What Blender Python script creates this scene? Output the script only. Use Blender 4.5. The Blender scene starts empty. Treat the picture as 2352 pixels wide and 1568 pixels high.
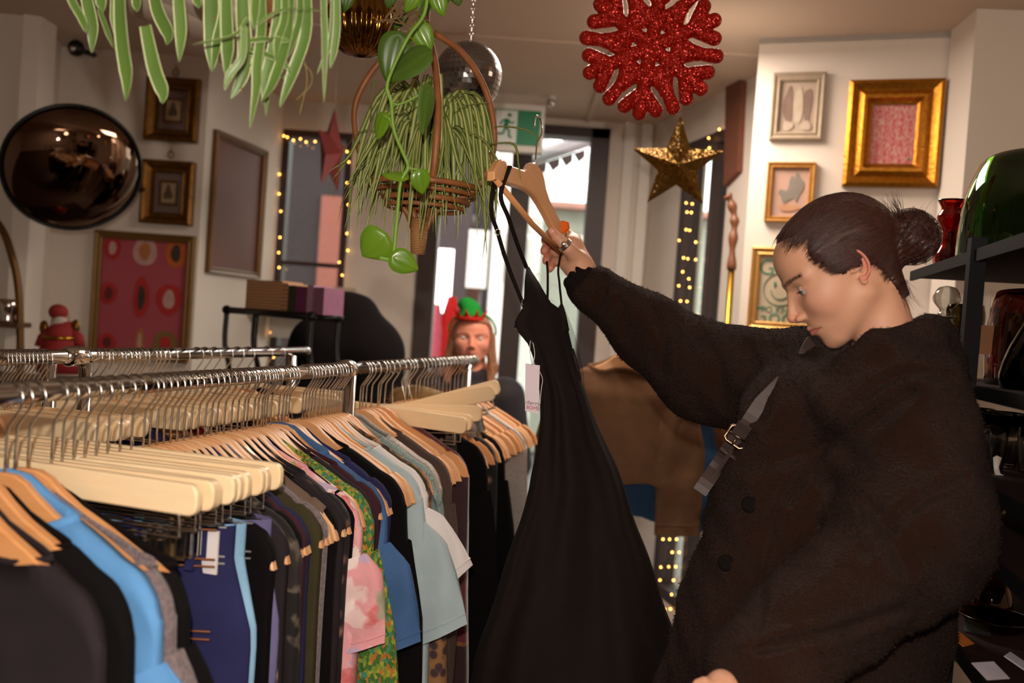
import bpy, bmesh, math, random
import numpy as np
from mathutils import Vector, Matrix, noise as mnoise
from mathutils.bvhtree import BVHTree
PI = math.pi
R = random.Random(7)
scene = bpy.context.scene
COL = scene.collection

# ------------------------------------------------------------------ camera
FPX = 2100.0
CAM = Vector((0, 0, 1.55))
pitch = math.atan(45 / FPX); roll = math.radians(4.0)
_f = Vector((0, math.cos(pitch), -math.sin(pitch)))
_u0 = Vector((0, math.sin(pitch), math.cos(pitch)))
_X = Vector((1, 0, 0))
_r = math.cos(roll) * _X + math.sin(roll) * _u0
_u = -math.sin(roll) * _X + math.cos(roll) * _u0
def ray(px, py): return _f + _r * ((px - 1176) / FPX) + _u * ((784 - py) / FPX)
def P(px, py, d): return CAM + ray(px, py) * d
def Pz(px, py, z):
    v = ray(px, py); return CAM + v * ((z - CAM.z) / v.z)
def Pw(px, py, p0, n):
    v = ray(px, py); return CAM + v * ((p0 - CAM).dot(n) / v.dot(n))
cd = bpy.data.cameras.new('camera'); cam = bpy.data.objects.new('camera', cd); COL.objects.link(cam)
cam.matrix_world = Matrix(((_r.x, _u.x, -_f.x, CAM.x), (_r.y, _u.y, -_f.y, CAM.y), (_r.z, _u.z, -_f.z, CAM.z), (0, 0, 0, 1)))
cd.sensor_width = 36; cd.lens = 36 * FPX / 2352; cd.clip_start = .02; cd.clip_end = 200
cd.dof.use_dof = True; cd.dof.focus_distance = 1.56; cd.dof.aperture_fstop = 3.2
scene.camera = cam
scene.view_settings.view_transform = 'Standard'; scene.view_settings.look = 'None'
scene.view_settings.gamma = 1; scene.view_settings.exposure = 0.0

# ------------------------------------------------------------------ materials
def lin(c): return tuple((x / 255 / 12.92 if x / 255 <= .04045 else ((x / 255 + .055) / 1.055) ** 2.4) for x in c[:3]) + (1,)
class NT:
    def __init__(s, name):
        s.m = bpy.data.materials.new(name); s.m.use_nodes = True; s.t = s.m.node_tree
        s.b = s.t.nodes['Principled BSDF']; s.o = s.t.nodes['Material Output']; s._co = None
    def n(s, k, **kw):
        x = s.t.nodes.new(k)
        for a, v in kw.items():
            if a.startswith('i_'): x.inputs[a[2:].replace('_', ' ')].default_value = v
            else: setattr(x, a, v)
        return x
    def l(s, a, b): s.t.links.new(a, b)
    def co(s, scale=(1, 1, 1), rot=(0, 0, 0)):
        if s._co is None: s._co = s.n('ShaderNodeTexCoord').outputs['Object']
        mp = s.n('ShaderNodeMapping'); mp.inputs['Scale'].default_value = scale; mp.inputs['Rotation'].default_value = rot
        s.l(s._co, mp.inputs['Vector']); return mp.outputs[0]
    def noise(s, sc, vec=None, detail=3, rough=.5):
        x = s.n('ShaderNodeTexNoise'); x.inputs['Scale'].default_value = sc; x.inputs['Detail'].default_value = detail; x.inputs['Roughness'].default_value = rough
        s.l(vec if vec else s.co(), x.inputs['Vector']); return x.outputs['Fac']
    def vor(s, sc, vec=None, feature='F1', out='Distance'):
        x = s.n('ShaderNodeTexVoronoi', feature=feature); x.inputs['Scale'].default_value = sc
        s.l(vec if vec else s.co(), x.inputs['Vector']); return x.outputs[out]
    def wave(s, sc, vec=None, dist=0, direction='X', detail=2):
        x = s.n('ShaderNodeTexWave', bands_direction=direction); x.inputs['Scale'].default_value = sc; x.inputs['Distortion'].default_value = dist; x.inputs['Detail'].default_value = detail
        s.l(vec if vec else s.co(), x.inputs['Vector']); return x.outputs['Fac']
    def ramp(s, fac, stops, interp='LINEAR'):
        x = s.n('ShaderNodeValToRGB'); e = x.color_ramp; e.interpolation = interp
        while len(e.elements) < len(stops): e.elements.new(.5)
        for el, (p, c) in zip(e.elements, stops): el.position = p; el.color = lin(c)
        s.l(fac, x.inputs['Fac']); return x.outputs['Color']
    def mix(s, fac, a, b, mode='MIX'):
        x = s.n('ShaderNodeMix', data_type='RGBA', blend_type=mode)
        for v, i in ((fac, 0), (a, 6), (b, 7)):
            if isinstance(v, (int, float)): x.inputs[i].default_value = v
            elif isinstance(v, tuple): x.inputs[i].default_value = lin(v)
            else: s.l(v, x.inputs[i])
        return x.outputs[2]
    def math(s, op, a, b=0.0):
        x = s.n('ShaderNodeMath', operation=op)
        for v, i in ((a, 0), (b, 1)):
            if isinstance(v, (int, float)): x.inputs[i].default_value = v
            else: s.l(v, x.inputs[i])
        return x.outputs[0]
    def sep(s, vec=None):
        x = s.n('ShaderNodeSeparateXYZ'); s.l(vec if vec else s.co(), x.inputs[0]); return x.outputs
    def bump(s, h, strength=.3, dist=.002):
        x = s.n('ShaderNodeBump'); x.inputs['Strength'].default_value = strength; x.inputs['Distance'].default_value = dist
        s.l(h, x.inputs['Height']); s.l(x.outputs[0], s.b.inputs['Normal'])
    def col(s, c):
        if isinstance(c, tuple): s.b.inputs['Base Color'].default_value = lin(c)
        else: s.l(c, s.b.inputs['Base Color'])
    def set(s, **kw):
        names = dict(rough='Roughness', metal='Metallic', spec='Specular IOR Level', trans='Transmission Weight', ior='IOR', alpha='Alpha',
                     sheen='Sheen Weight', coat='Coat Weight', sss='Subsurface Weight', es='Emission Strength')
        for k, v in kw.items(): s.b.inputs[names[k]].default_value = v
        return s
def simple(name, c, rough=.6, metal=0, var=.12, nscale=30, bump=0, bscale=300, **kw):
    t = NT(name)
    if rough >= .9 and 'spec' not in kw: kw['spec'] = .15
    d = tuple(max(0, int(x * (1 - var * 1.6))) for x in c[:3])
    t.col(t.mix(t.noise(nscale), tuple(c[:3]), d)); t.set(rough=rough, metal=metal, **kw)
    if bump: t.bump(t.noise(bscale), bump)
    return t.m
def glass(name, c, rough=.03, ior=1.5, **kw):
    t = NT(name); t.col(t.mix(t.noise(8), c, tuple(int(x * .85) for x in c))); t.set(rough=rough, trans=1, ior=ior, **kw); return t.m
def emit(name, c, s):
    t = NT(name); t.col(c); t.b.inputs['Emission Color'].default_value = lin(c); t.set(es=s); return t.m
def pane_mat(name, tint=(235, 240, 238), gloss=.06):
    t = NT(name); tr = t.n('ShaderNodeBsdfTransparent'); tr.inputs[0].default_value = lin(tint)
    gl = t.n('ShaderNodeBsdfGlossy'); gl.inputs['Roughness'].default_value = .02
    mx = t.n('ShaderNodeMixShader'); mx.inputs[0].default_value = gloss
    t.l(tr.outputs[0], mx.inputs[1]); t.l(gl.outputs[0], mx.inputs[2]); t.l(mx.outputs[0], t.o.inputs[0]); return t.m
def glitter(name, c, c2, sc=700, metal=.85, amt=1.1):
    t = NT(name)
    v = t.n('ShaderNodeTexVoronoi'); v.inputs['Scale'].default_value = sc; t.l(t.co(), v.inputs['Vector'])
    sub = t.n('ShaderNodeVectorMath', operation='SUBTRACT'); t.l(v.outputs['Color'], sub.inputs[0]); sub.inputs[1].default_value = (.5, .5, .5)
    scl = t.n('ShaderNodeVectorMath', operation='SCALE'); t.l(sub.outputs[0], scl.inputs[0]); scl.inputs['Scale'].default_value = amt
    g = t.n('ShaderNodeNewGeometry'); ad = t.n('ShaderNodeVectorMath', operation='ADD'); t.l(g.outputs['Normal'], ad.inputs[0]); t.l(scl.outputs[0], ad.inputs[1])
    nm = t.n('ShaderNodeVectorMath', operation='NORMALIZE'); t.l(ad.outputs[0], nm.inputs[0]); t.l(nm.outputs[0], t.b.inputs['Normal'])
    sx = t.n('ShaderNodeSeparateXYZ'); t.l(v.outputs['Color'], sx.inputs[0])
    t.col(t.mix(sx.outputs[0], c, c2)); t.set(rough=.28, metal=metal); return t.m

W = {}
W['wall'] = simple('wall_paint', (218, 205, 192), .85, var=.03, nscale=3, bump=.05, bscale=120)
W['ceil'] = simple('ceiling_paint', (212, 190, 170), .9, var=.05, nscale=2)
W['floor'] = simple('floor_boards', (92, 66, 48), .5, nscale=6)
W['dark'] = simple('dark_frame_paint', (58, 38, 34), .5)
W['white'] = simple('white_paint', (225, 218, 208), .6, var=.03)
W['black'] = simple('black_metal', (18, 16, 17), .35, .3)
W['chrome'] = simple('chrome', (215, 210, 205), .12, 1, var=.03)
W['wire'] = simple('hook_wire', (215, 212, 208), .2, 1, var=.03)
W['brass'] = simple('brass', (190, 140, 50), .3, 1)
W['pane'] = pane_mat('window_glass')
def wood(name, c1, c2, scale=(6, 60, 60), rough=.42, rnd=.6):
    t = NT(name); vec = t.co(scale); n = t.noise(2.2, vec, 4, .6)
    a = t.mix(n, c1, c2)
    oi = t.n('ShaderNodeObjectInfo')
    f = t.math('MULTIPLY', oi.outputs['Random'], rnd)
    t.col(t.mix(f, a, tuple(int(x * y) for x, y in zip(c2, (.98, .86, .74))))); t.set(rough=rough, coat=.15)
    t.bump(n, .05); return t.m
W['wood'] = wood('beech_wood', (236, 190, 142), (214, 158, 106))
W['pale'] = wood('pale_lotus_wood', (248, 224, 184), (240, 208, 162), rnd=.2)
W['orangewood'] = wood('orange_wood', (228, 168, 112), (206, 138, 82), rnd=.3)

# ------------------------------------------------------------------ mesh builder
class MB:
    def __init__(s): s.v = []; s.f = []
    def add(s, vs, fs):
        o = len(s.v); s.v += [Vector(v) for v in vs]; s.f += [tuple(i + o for i in f) for f in fs]; return s
    def box(s, c, size, m=None, bev=0):
        c = Vector(c); x, y, z = (a / 2 for a in size); vs = []
        for sx in (-1, 1):
            for sy in (-1, 1):
                for sz in (-1, 1): vs.append(Vector((sx * x, sy * y, sz * z)))
        if m is not None: vs = [m @ v for v in vs]
        return s.add([v + c for v in vs], [(0, 1, 3, 2), (4, 6, 7, 5), (0, 4, 5, 1), (2, 3, 7, 6), (0, 2, 6, 4), (1, 5, 7, 3)])
    def quadbox(s, a, b, c, d, n, t):
        n = Vector(n).normalized() * t; q = [Vector(p) for p in (a, b, c, d)]
        return s.add(q + [p + n for p in q], [(3, 2, 1, 0), (4, 5, 6, 7), (0, 1, 5, 4), (1, 2, 6, 5), (2, 3, 7, 6), (3, 0, 4, 7)])
    def tube(s, path, r, n=8, closed=False, caps=True, flat=None, ref=None):
        path = [Vector(p) for p in path]; k = len(path); rr = r if isinstance(r, (list, tuple)) else [r] * k
        prev = None; vs = []
        for i in range(k):
            if closed: t = path[(i + 1) % k] - path[i - 1]
            else: t = path[min(i + 1, k - 1)] - path[max(i - 1, 0)]
            t = t.normalized() if t.length > 1e-9 else Vector((0, 0, 1))
            if prev is None:
                a = Vector(ref) if ref is not None else (Vector((0, 0, 1)) if abs(t.z) < .9 else Vector((1, 0, 0)))
                nn = (a - t * a.dot(t)).normalized()
            else:
                nn = prev - t * prev.dot(t); nn = nn.normalized() if nn.length > 1e-6 else prev
            prev = nn; b = t.cross(nn)
            for j in range(n):
                an = 2 * PI * j / n; q = 1 if flat is None else flat
                vs.append(path[i] + nn * (math.cos(an) * rr[i]) + b * (math.sin(an) * rr[i] * q))
        fs = []
        for i in range(k if closed else k - 1):
            for j in range(n):
                a = i * n + j; b2 = i * n + (j + 1) % n; c = ((i + 1) % k) * n + (j + 1) % n; d = ((i + 1) % k) * n + j
                fs.append((a, b2, c, d))
        if caps and not closed: fs.append(tuple(range(n - 1, -1, -1))); fs.append(tuple((k - 1) * n + j for j in range(n)))
        return s.add(vs, fs)
    def lathe(s, prof, base=(0, 0, 0), n=24, m=None):
        base = Vector(base); vs = []; k = len(prof)
        for (r, z) in prof:
            for j in range(n):
                a = 2 * PI * j / n; v = Vector((r * math.cos(a), r * math.sin(a), z)); vs.append(base + (m @ v if m is not None else v))
        fs = [(i * n + j, i * n + (j + 1) % n, (i + 1) * n + (j + 1) % n, (i + 1) * n + j) for i in range(k - 1) for j in range(n)]
        if prof[0][0] > 1e-6: fs.append(tuple(range(n - 1, -1, -1)))
        if prof[-1][0] > 1e-6: fs.append(tuple((k - 1) * n + j for j in range(n)))
        return s.add(vs, fs)
    def prism(s, poly, t, m=None, bev=0):
        """poly: (x,z) list extruded along y, with an optional chamfer"""
        k = len(poly); P2 = [Vector((a, b)) for a, b in poly]
        def inset(d):
            out = []
            for i in range(k):
                a = P2[i - 1]; b = P2[i]; c = P2[(i + 1) % k]
                e1 = (b - a); e2 = (c - b)
                n1 = Vector((-e1.y, e1.x)).normalized() if e1.length > 1e-9 else Vector((0, 0)); n2 = Vector((-e2.y, e2.x)).normalized() if e2.length > 1e-9 else n1
                q = n1 + n2; q = q.normalized() if q.length > 1e-6 else n1
                out.append(b + q * d)
            return out
        area = sum(P2[i - 1].x * P2[i].y - P2[i].x * P2[i - 1].y for i in range(k))
        sg = 1 if area > 0 else -1
        if bev:
            I = inset(bev * sg); layers = [(-t / 2, I), (-t / 2 + bev, P2), (t / 2 - bev, P2), (t / 2, I)]
        else: layers = [(-t / 2, P2), (t / 2, P2)]
        vs = [Vector((p.x, y, p.y)) for y, L in layers for p in L]
        if m is not None: vs = [m @ v for v in vs]
        fs = []
        for l in range(len(layers) - 1):
            for i in range(k): fs.append((l * k + i, l * k + (i + 1) % k, (l + 1) * k + (i + 1) % k, (l + 1) * k + i))
        fs.append(tuple(range(k - 1, -1, -1))); fs.append(tuple((len(layers) - 1) * k + i for i in range(k)))
        return s.add(vs, fs)
    def sphere(s, c, r, n=12, sc=(1, 1, 1), m=None):
        c = Vector(c); prof = [(math.sin(PI * i / n), -math.cos(PI * i / n)) for i in range(n + 1)]
        vs = []; k = n * 2
        for (rr, z) in prof[1:-1]:
            for j in range(k):
                a = 2 * PI * j / k; v = Vector((rr * math.cos(a) * sc[0], rr * math.sin(a) * sc[1], z * sc[2])) * r
                vs.append(c + (m @ v if m is not None else v))
        for z in (-1, 1):
            v = Vector((0, 0, z * sc[2])) * r; vs.append(c + (m @ v if m is not None else v))
        q = n - 1; fs = [(i * k + j, i * k + (j + 1) % k, (i + 1) * k + (j + 1) % k, (i + 1) * k + j) for i in range(q - 1) for j in range(k)]
        b = q * k
        fs += [(b, (j + 1) % k, j) for j in range(k)] + [(b + 1, (q - 1) * k + j, (q - 1) * k + (j + 1) % k) for j in range(k)]
        return s.add(vs, fs)
    def grid(s, fn, nu, nv, closeu=False):
        vs = [fn(i / (nu if closeu else nu - 1), j / (nv - 1)) for j in range(nv) for i in range(nu)]
        fs = []
        for j in range(nv - 1):
            for i in range(nu if closeu else nu - 1):
                a = j * nu + i; b = j * nu + (i + 1) % nu; fs.append((a, b, b + nu, a + nu))
        return s.add(vs, fs)
WL = {}
def org(o): return WL.get(o.name, Vector((0, 0, 0)))
def obj(name, mb, mat, parent=None, smooth=True, local=False, angle=None):
    me = bpy.data.meshes.new(name)
    if isinstance(mb, MB): V, F = mb.v, mb.f
    else: V, F = mb
    off = org(parent) if (parent is not None and not local) else Vector((0, 0, 0))
    if isinstance(V, np.ndarray):
        me.from_pydata((V - np.array(off)).tolist(), [], F.tolist())
    else: me.from_pydata([tuple(v - off) for v in V], [], F)
    if mat: me.materials.append(mat)
    if smooth:
        me.polygons.foreach_set('use_smooth', [True] * len(me.polygons))
        if angle is not None:
            me.update(); 
            try: me.set_sharp_from_angle(angle=math.radians(angle))
            except Exception: pass
    me.update(); o = bpy.data.objects.new(name, me); COL.objects.link(o)
    if parent is not None: o.parent = parent; WL[o.name] = off.copy()
    return o
def tag(o, label, cat, group=None, kind=None):
    o['label'] = label; o['category'] = cat
    if group: o['group'] = group
    if kind: o['kind'] = kind
    return o
def thing(name, loc, label, cat, group=None):
    o = bpy.data.objects.new(name, None); COL.objects.link(o); o.location = loc; o.empty_display_size = .05
    WL[o.name] = Vector(loc); return tag(o, label, cat, group)
def single(name, mb, mat, label, cat, group=None, **kw): return tag(obj(name, mb, mat, **kw), label, cat, group)
def struct(name, mb, mat, smooth=False, **kw):
    o = obj(name, mb, mat, smooth=smooth, **kw); o['kind'] = 'structure'; return o
KIDS = {}
def kids(r): return [o for o in r.children]
def dup(root, mw, label=None, group=None):
    r = root.copy(); COL.objects.link(r); r.matrix_world = mw
    if label: r['label'] = label
    if group: r['group'] = group
    for ch in kids(root):
        c = ch.copy(); COL.objects.link(c); c.parent = r
        for g in kids(ch):
            d = g.copy(); COL.objects.link(d); d.parent = c
    return r
def text(body, size, mat, m, parent=None, name='lettering', extrude=.0004, align='CENTER', shear=0):
    cu = bpy.data.curves.new(name, 'FONT'); cu.body = body; cu.size = size; cu.extrude = extrude; cu.align_x = align; cu.align_y = 'CENTER'; cu.shear = shear
    o = bpy.data.objects.new(name, cu); me = bpy.data.meshes.new_from_object(o); bpy.data.objects.remove(o)
    off = org(parent) if parent is not None else Vector((0, 0, 0))
    me.transform(Matrix.Translation(-off) @ m); me.materials.clear(); me.materials.append(mat)
    q = bpy.data.objects.new(name, me); COL.objects.link(q)
    if parent is not None: q.parent = parent
    return q

# ------------------------------------------------------------------ SDF modelling
def sdf_mesh(f, lo, hi, h):
    lo = np.array(lo, float); hi = np.array(hi, float); n = np.ceil((hi - lo) / h).astype(int) + 1
    ax = [lo[i] + h * np.arange(n[i]) for i in range(3)]
    X, Y, Z = np.meshgrid(*[a.astype(np.float32) for a in ax], indexing='ij')
    D = f(X, Y, Z).astype(np.float32); del X, Y, Z
    S = D < 0; nx, ny, nz = D.shape
    cs = S[:-1, :-1, :-1].astype(np.int8)
    for a in (0, 1):
        for b in (0, 1):
            for c in (0, 1):
                if a + b + c: cs = cs + S[a:nx - 1 + a, b:ny - 1 + b, c:nz - 1 + c]
    act = (cs > 0) & (cs < 8); I = np.argwhere(act); idx = -np.ones(act.shape, np.int64); idx[act] = np.arange(len(I))
    acc = np.zeros((len(I), 3)); cnt = np.zeros(len(I))
    cor = [(a, b, c) for a in (0, 1) for b in (0, 1) for c in (0, 1)]
    for p in cor:
        for k in range(3):
            if p[k] == 0:
                q = list(p); q[k] = 1
                d0 = D[I[:, 0] + p[0], I[:, 1] + p[1], I[:, 2] + p[2]]; d1 = D[I[:, 0] + q[0], I[:, 1] + q[1], I[:, 2] + q[2]]
                m = (d0 < 0) != (d1 < 0); t = np.where(m, d0 / np.where(m, d0 - d1, 1), 0)
                pt = np.array(p, float)[None, :].repeat(len(I), 0); pt[:, k] += t
                acc[m] += pt[m]; cnt[m] += 1
    V = lo + h * (I + acc / np.maximum(cnt, 1)[:, None]); F = []
    for k in range(3):
        a, b = [(1, 2), (2, 0), (0, 1)][k]
        s0 = [slice(None)] * 3; s1 = [slice(None)] * 3; s0[k] = slice(0, -1); s1[k] = slice(1, None)
        A = S[tuple(s0)]; B = S[tuple(s1)]; E = np.argwhere(A != B)
        E = E[(E[:, a] > 0) & (E[:, b] > 0) & (E[:, a] < D.shape[a] - 1) & (E[:, b] < D.shape[b] - 1)]
        fl = A[E[:, 0], E[:, 1], E[:, 2]]
        def cell(da, db):
            Q = E.copy(); Q[:, a] -= da; Q[:, b] -= db; return idx[Q[:, 0], Q[:, 1], Q[:, 2]]
        q = np.stack([cell(1, 1), cell(0, 1), cell(0, 0), cell(1, 0)], 1)
        q[~fl] = q[~fl][:, ::-1]; F.append(q)
    return V, np.concatenate(F)
def smin(a, b, k):
    h = np.clip(.5 + .5 * (b - a) / k, 0, 1); return b + (a - b) * h - k * h * (1 - h)
def smax(a, b, k): return -smin(-a, -b, k)
def ell(X, Y, Z, c, r):
    x = (X - c[0]) / r[0]; y = (Y - c[1]) / r[1]; z = (Z - c[2]) / r[2]
    k0 = np.sqrt(x * x + y * y + z * z); x = x / r[0]; y = y / r[1]; z = z / r[2]
    return k0 * (k0 - 1) / np.maximum(np.sqrt(x * x + y * y + z * z), 1e-6)
def sph(X, Y, Z, c, r): return np.sqrt((X - c[0]) ** 2 + (Y - c[1]) ** 2 + (Z - c[2]) ** 2) - r
def cap(X, Y, Z, a, b, r1, r2=None):
    r2 = r1 if r2 is None else r2; a = np.array(a, float); b = np.array(b, float); d = b - a; L = max(d.dot(d), 1e-12)
    t = np.clip(((X - a[0]) * d[0] + (Y - a[1]) * d[1] + (Z - a[2]) * d[2]) / L, 0, 1)
    return np.sqrt((X - a[0] - t * d[0]) ** 2 + (Y - a[1] - t * d[1]) ** 2 + (Z - a[2] - t * d[2]) ** 2) - (r1 + (r2 - r1) * t)
def xf(M, X, Y, Z):
    return (M[0][0] * X + M[0][1] * Y + M[0][2] * Z + M[0][3], M[1][0] * X + M[1][1] * Y + M[1][2] * Z + M[1][3], M[2][0] * X + M[2][1] * Y + M[2][2] * Z + M[2][3])
def npM(V, M):
    M = np.array(M); return V @ M[:3, :3].T + M[:3, 3]
def interp(x, pts):
    if x <= pts[0][0]: return pts[0][1]
    for (a, b), (c, d) in zip(pts, pts[1:]):
        if x <= c: return b + (d - b) * (x - a) / (c - a)
    return pts[-1][1]
def bez(pts, n=12):
    """Catmull-Rom through points"""
    pts = [Vector(p) for p in pts]; q = [pts[0] * 2 - pts[1]] + pts + [pts[-1] * 2 - pts[-2]]; out = []
    for i in range(1, len(q) - 2):
        for j in range(n):
            t = j / n; a, b, c, d = q[i - 1], q[i], q[i + 1], q[i + 2]
            out.append(.5 * ((2 * b) + (c - a) * t + (2 * a - 5 * b + 4 * c - d) * t * t + (3 * b - a - 3 * c + d) * t ** 3))
    out.append(pts[-1]); return out
# ------------------------------------------------------------------ room shell
CZ = 2.58
Y0 = -2.6
def plan(px, py, d):
    v = P(px, py, d); return Vector((v.x, v.y, 0))
def wall(name, a, b, z0=0, z1=CZ, t=.12, side=1, openings=(), mat=None):
    a = Vector((a[0], a[1], 0)); b = Vector((b[0], b[1], 0)); d = (b - a); L = d.length; d.normalize(); n = Vector((-d.y, d.x, 0)) * side * t
    mb = MB()
    def blk(s0, s1, za, zb):
        if s1 - s0 < 1e-4 or zb - za < 1e-4: return
        p = [a + d * s0, a + d * s1]
        mb.quadbox(p[0] + Vector((0, 0, za)), p[1] + Vector((0, 0, za)), p[1] + Vector((0, 0, zb)), p[0] + Vector((0, 0, zb)), n, t)
    s = 0
    for (o0, o1, q0, q1) in sorted(openings):
        blk(s, o0, z0, z1); blk(o0, o1, z0, q0); blk(o0, o1, q1, z1); s = o1
    blk(s, L, z0, z1)
    return struct(name, mb, mat or W['wall'])
struct('floor', MB().box((0, 1.3, -.05), (7.4, 9, .1)), W['floor'])
cl = MB().box((0, 1.2, CZ + .05), (7, 7.6, .1)); struct('ceiling', cl, W['ceil'])
# ceiling joint strips
tr = MB().box((.6, 3.35, CZ - .004), (3.2, .02, .008)).box((.3, 3.9, CZ - .004), (.02, 1.4, .008))
struct('trim_1', tr, W['ceil'])
BY = 4.6
c0 = plan(70, 500, 3.49); c1 = plan(120, 500, 3.9); c2 = plan(462, 500, 3.9); c3 = plan(636, 500, BY)
c0 = Vector((c0.x, 3.49, 0)); c1.y = 3.9; c2.y = 3.9; c3.y = BY
wall('wall_left', (-3.3, Y0), (-3.3, 3.49), side=1)
wall('wall_left_front', (-3.3, 3.49), c0, side=1)
wall('wall_left_return', c0, c1, side=1, t=.06)
wall('wall_left_gallery', (c1.x - .05, c1.y), c2, side=1)
wall('wall_left_angled', c2, c3, side=1, t=.08)
def bx(px, py, y=BY): # back wall point at pixel
    return Pw(px, py, Vector((0, y, 0)), Vector((0, 1, 0)))
XB1 = bx(1486, 500).x
w1a, w1b = bx(643, 400).x, bx(806, 400).x
w1t = bx(730, 300).z
da, db = bx(960, 600).x, bx(1395, 400).x
dt = bx(1320, 292).z
wx0 = c3.x - .02
wall('wall_back', (wx0, BY), (XB1 + .02, BY), side=1, openings=[(w1a - wx0, w1b - wx0, .95, w1t), (da - wx0, db - wx0, 0, dt)])
# pilaster mouldings right of the door
pm = MB()
for px in (1432, 1470): pm.box((bx(px, 500).x, BY - .015, CZ / 2), (.05, .03, CZ))
struct('trim_2', pm, W['white'])
# side wall with the shop window
g0 = Vector((XB1, BY, 0)); g1 = Vector((.93, 3.42, 0)); gd = (g1 - g0); gL = gd.length; gd = gd.normalized(); gn = Vector((gd.y, -gd.x, 0))
if gn.x > 0: gn = -gn
def gs(px, py):
    q = Pw(px, py, g0, gn); return (q - g0).dot(gd), q.z
s_a = gs(1552, 600)[0]; s_b = gs(1665, 500)[0]; zt = gs(1640, 305)[1]
wall('wall_right_window', g0, g1, side=1 if Vector((-gd.y, gd.x, 0)).dot(gn) < 0 else -1, openings=[(s_a, s_b, .35, zt)])
# right pillars
r1a = plan(1722, 400, 3.15); r1b = plan(2183, 400, 2.94)
R1P = Vector((r1a.x, r1a.y, 0)); R1N = Vector(((r1b.y - r1a.y), -(r1b.x - r1a.x), 0)).normalized()
wall('wall_right', r1a, r1b, t=.5, side=1)
r2a = plan(2222, 300, 2.74); wall('wall_right_front', (r2a.x, r2a.y), (2.8, 2.62), t=.2, side=1)
wall('wall_right_recess', (.9, 3.5), (2.8, 3.3), t=.1, side=1)
wall('wall_right_side', (2.8, 3.4), (2.8, Y0), side=1)
wall('wall_behind', (-3.4, Y0), (2.9, Y0), side=-1)
sk = MB().quadbox(r1a + Vector((0, 0, CZ - .02)), r1b + Vector((0, 0, CZ - .02)), r1b + Vector((0, 0, CZ)), r1a + Vector((0, 0, CZ)), -R1N, .012)
struct('trim_3', sk, W['white'])

# windows / door joinery
def framebox(mb, x0, x1, z0, z1, y, w, d):
    mb.box(((x0 + x1) / 2, y, z1 - w / 2), (x1 - x0, d, w)); mb.box(((x0 + x1) / 2, y, z0 + w / 2), (x1 - x0, d, w))
    mb.box((x0 + w / 2, y, (z0 + z1) / 2), (w, d, z1 - z0 - 2 * w)); mb.box((x1 - w / 2, y, (z0 + z1) / 2), (w, d, z1 - z0 - 2 * w))
f = MB(); framebox(f, w1a, w1b, .95, w1t, BY + .05, .035, .08); f.box(((w1a + w1b) / 2, BY + .05, bx(700, 605).z), (w1b - w1a, .06, .02))
win = struct('window_1', f, W['dark'])
gp = struct('window_1_pane', MB().box(((w1a + w1b) / 2, BY + .06, (.95 + w1t) / 2), (w1b - w1a - .07, .006, w1t - .95 - .07)), W['pane']); gp.parent = win
# door: outer frame, middle post, glazed leaf on the right
mid0, mid1 = bx(1150, 700).x, bx(1203, 700).x
f = MB(); pw = bx(1000, 600).x - bx(958, 600).x
f.box((da + pw / 2, BY + .04, dt / 2), (pw, .12, dt)); f.box((db - pw / 2, BY + .04, dt / 2), (pw, .12, dt))
f.box(((da + db) / 2, BY + .04, dt - .025), (db - da, .12, .05))
dr = struct('door_1', f, W['dark'])
mx_ = (mid0 + mid1) / 2; f = MB().box((mx_, BY + .05, dt / 2 - .03), (mid1 - mid0 - .015, .09, dt - .06))
f.box(((mx_ + db) / 2, BY + .05, .12), (db - mx_ - pw, .05, .24)); 
lf = struct('door_2', f, W['dark'])
p_ = struct('door_2_pane', MB().box(((mid1 + db - pw) / 2, BY + .05, (dt) / 2 + .06), (db - pw - mid1 + .02, .006, dt - .35)), W['pane']); p_.parent = lf
# frosted lettering ghost on glass
t = NT('frosted_glass'); t.col((235, 238, 232)); t.set(rough=.5, alpha=.35)
fm = MB()
for (px, py, r) in ((1225, 520, .028), (1285, 560, .03), (1322, 545, .02), (1240, 650, .035), (1272, 672, .03), (1300, 610, .03)):
    q = bx(px, py, BY + .043); fm.tube([q + Vector((math.cos(a) * r, 0, math.sin(a) * r * 1.4)) for a in [i * 2 * PI / 14 for i in range(12)]], .006, 6, flat=.2)
fo = struct('door_2_frosting', fm, t.m); fo.parent = lf
# side window in wall g
def gpt(s, z, off=0): return g0 + gd * s - gn * off + Vector((0, 0, z))
f = MB(); sp = gs(1628, 600)[0]
def gbox(mb, s0, s1, z0, z1, o=.0, t=.08): mb.quadbox(gpt(s0, z0, o), gpt(s1, z0, o), gpt(s1, z1, o), gpt(s0, z1, o), -gn, t)
gbox(f, s_a, s_a + .055, .35, zt); gbox(f, s_b - .012, s_b, .35, zt); gbox(f, s_a + .055, s_b - .012, zt - .05, zt); gbox(f, s_a + .055, s_b - .012, .35, .4)
gbox(f, sp - .045, sp - .005, .4, zt - .05)
win2 = struct('window_2', f, W['dark'])
f = MB(); gbox(f, s_a + .055, s_b - .012, .4, zt - .05, .03, .005); p2 = struct('window_2_pane', f, W['pane']); p2.parent = win2

# ------------------------------------------------------------------ outside
struct('ground_outside', MB().box((0, 14, -.08), (40, 18.6, .1)), simple('paving', (120, 118, 115), .9))
def ext(name, mat, label, cat, boxes):
    r = thing(name, boxes[0][1], label, cat)
    for (n, c, s, m) in boxes: obj(n, MB().box(c, s), m, r, smooth=False)
    return r
bm_ = simple('grey_render', (66, 56, 58), .9); bm2 = simple('stone_render', (186, 186, 172), .9, nscale=2); sal = simple('salmon_panel', (150, 84, 70), .8); dk = simple('slate', (48, 44, 50), .8); pk = simple('pink_line', (200, 140, 125), .8)
cw = simple('cream_board', (232, 226, 220), .8)
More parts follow.
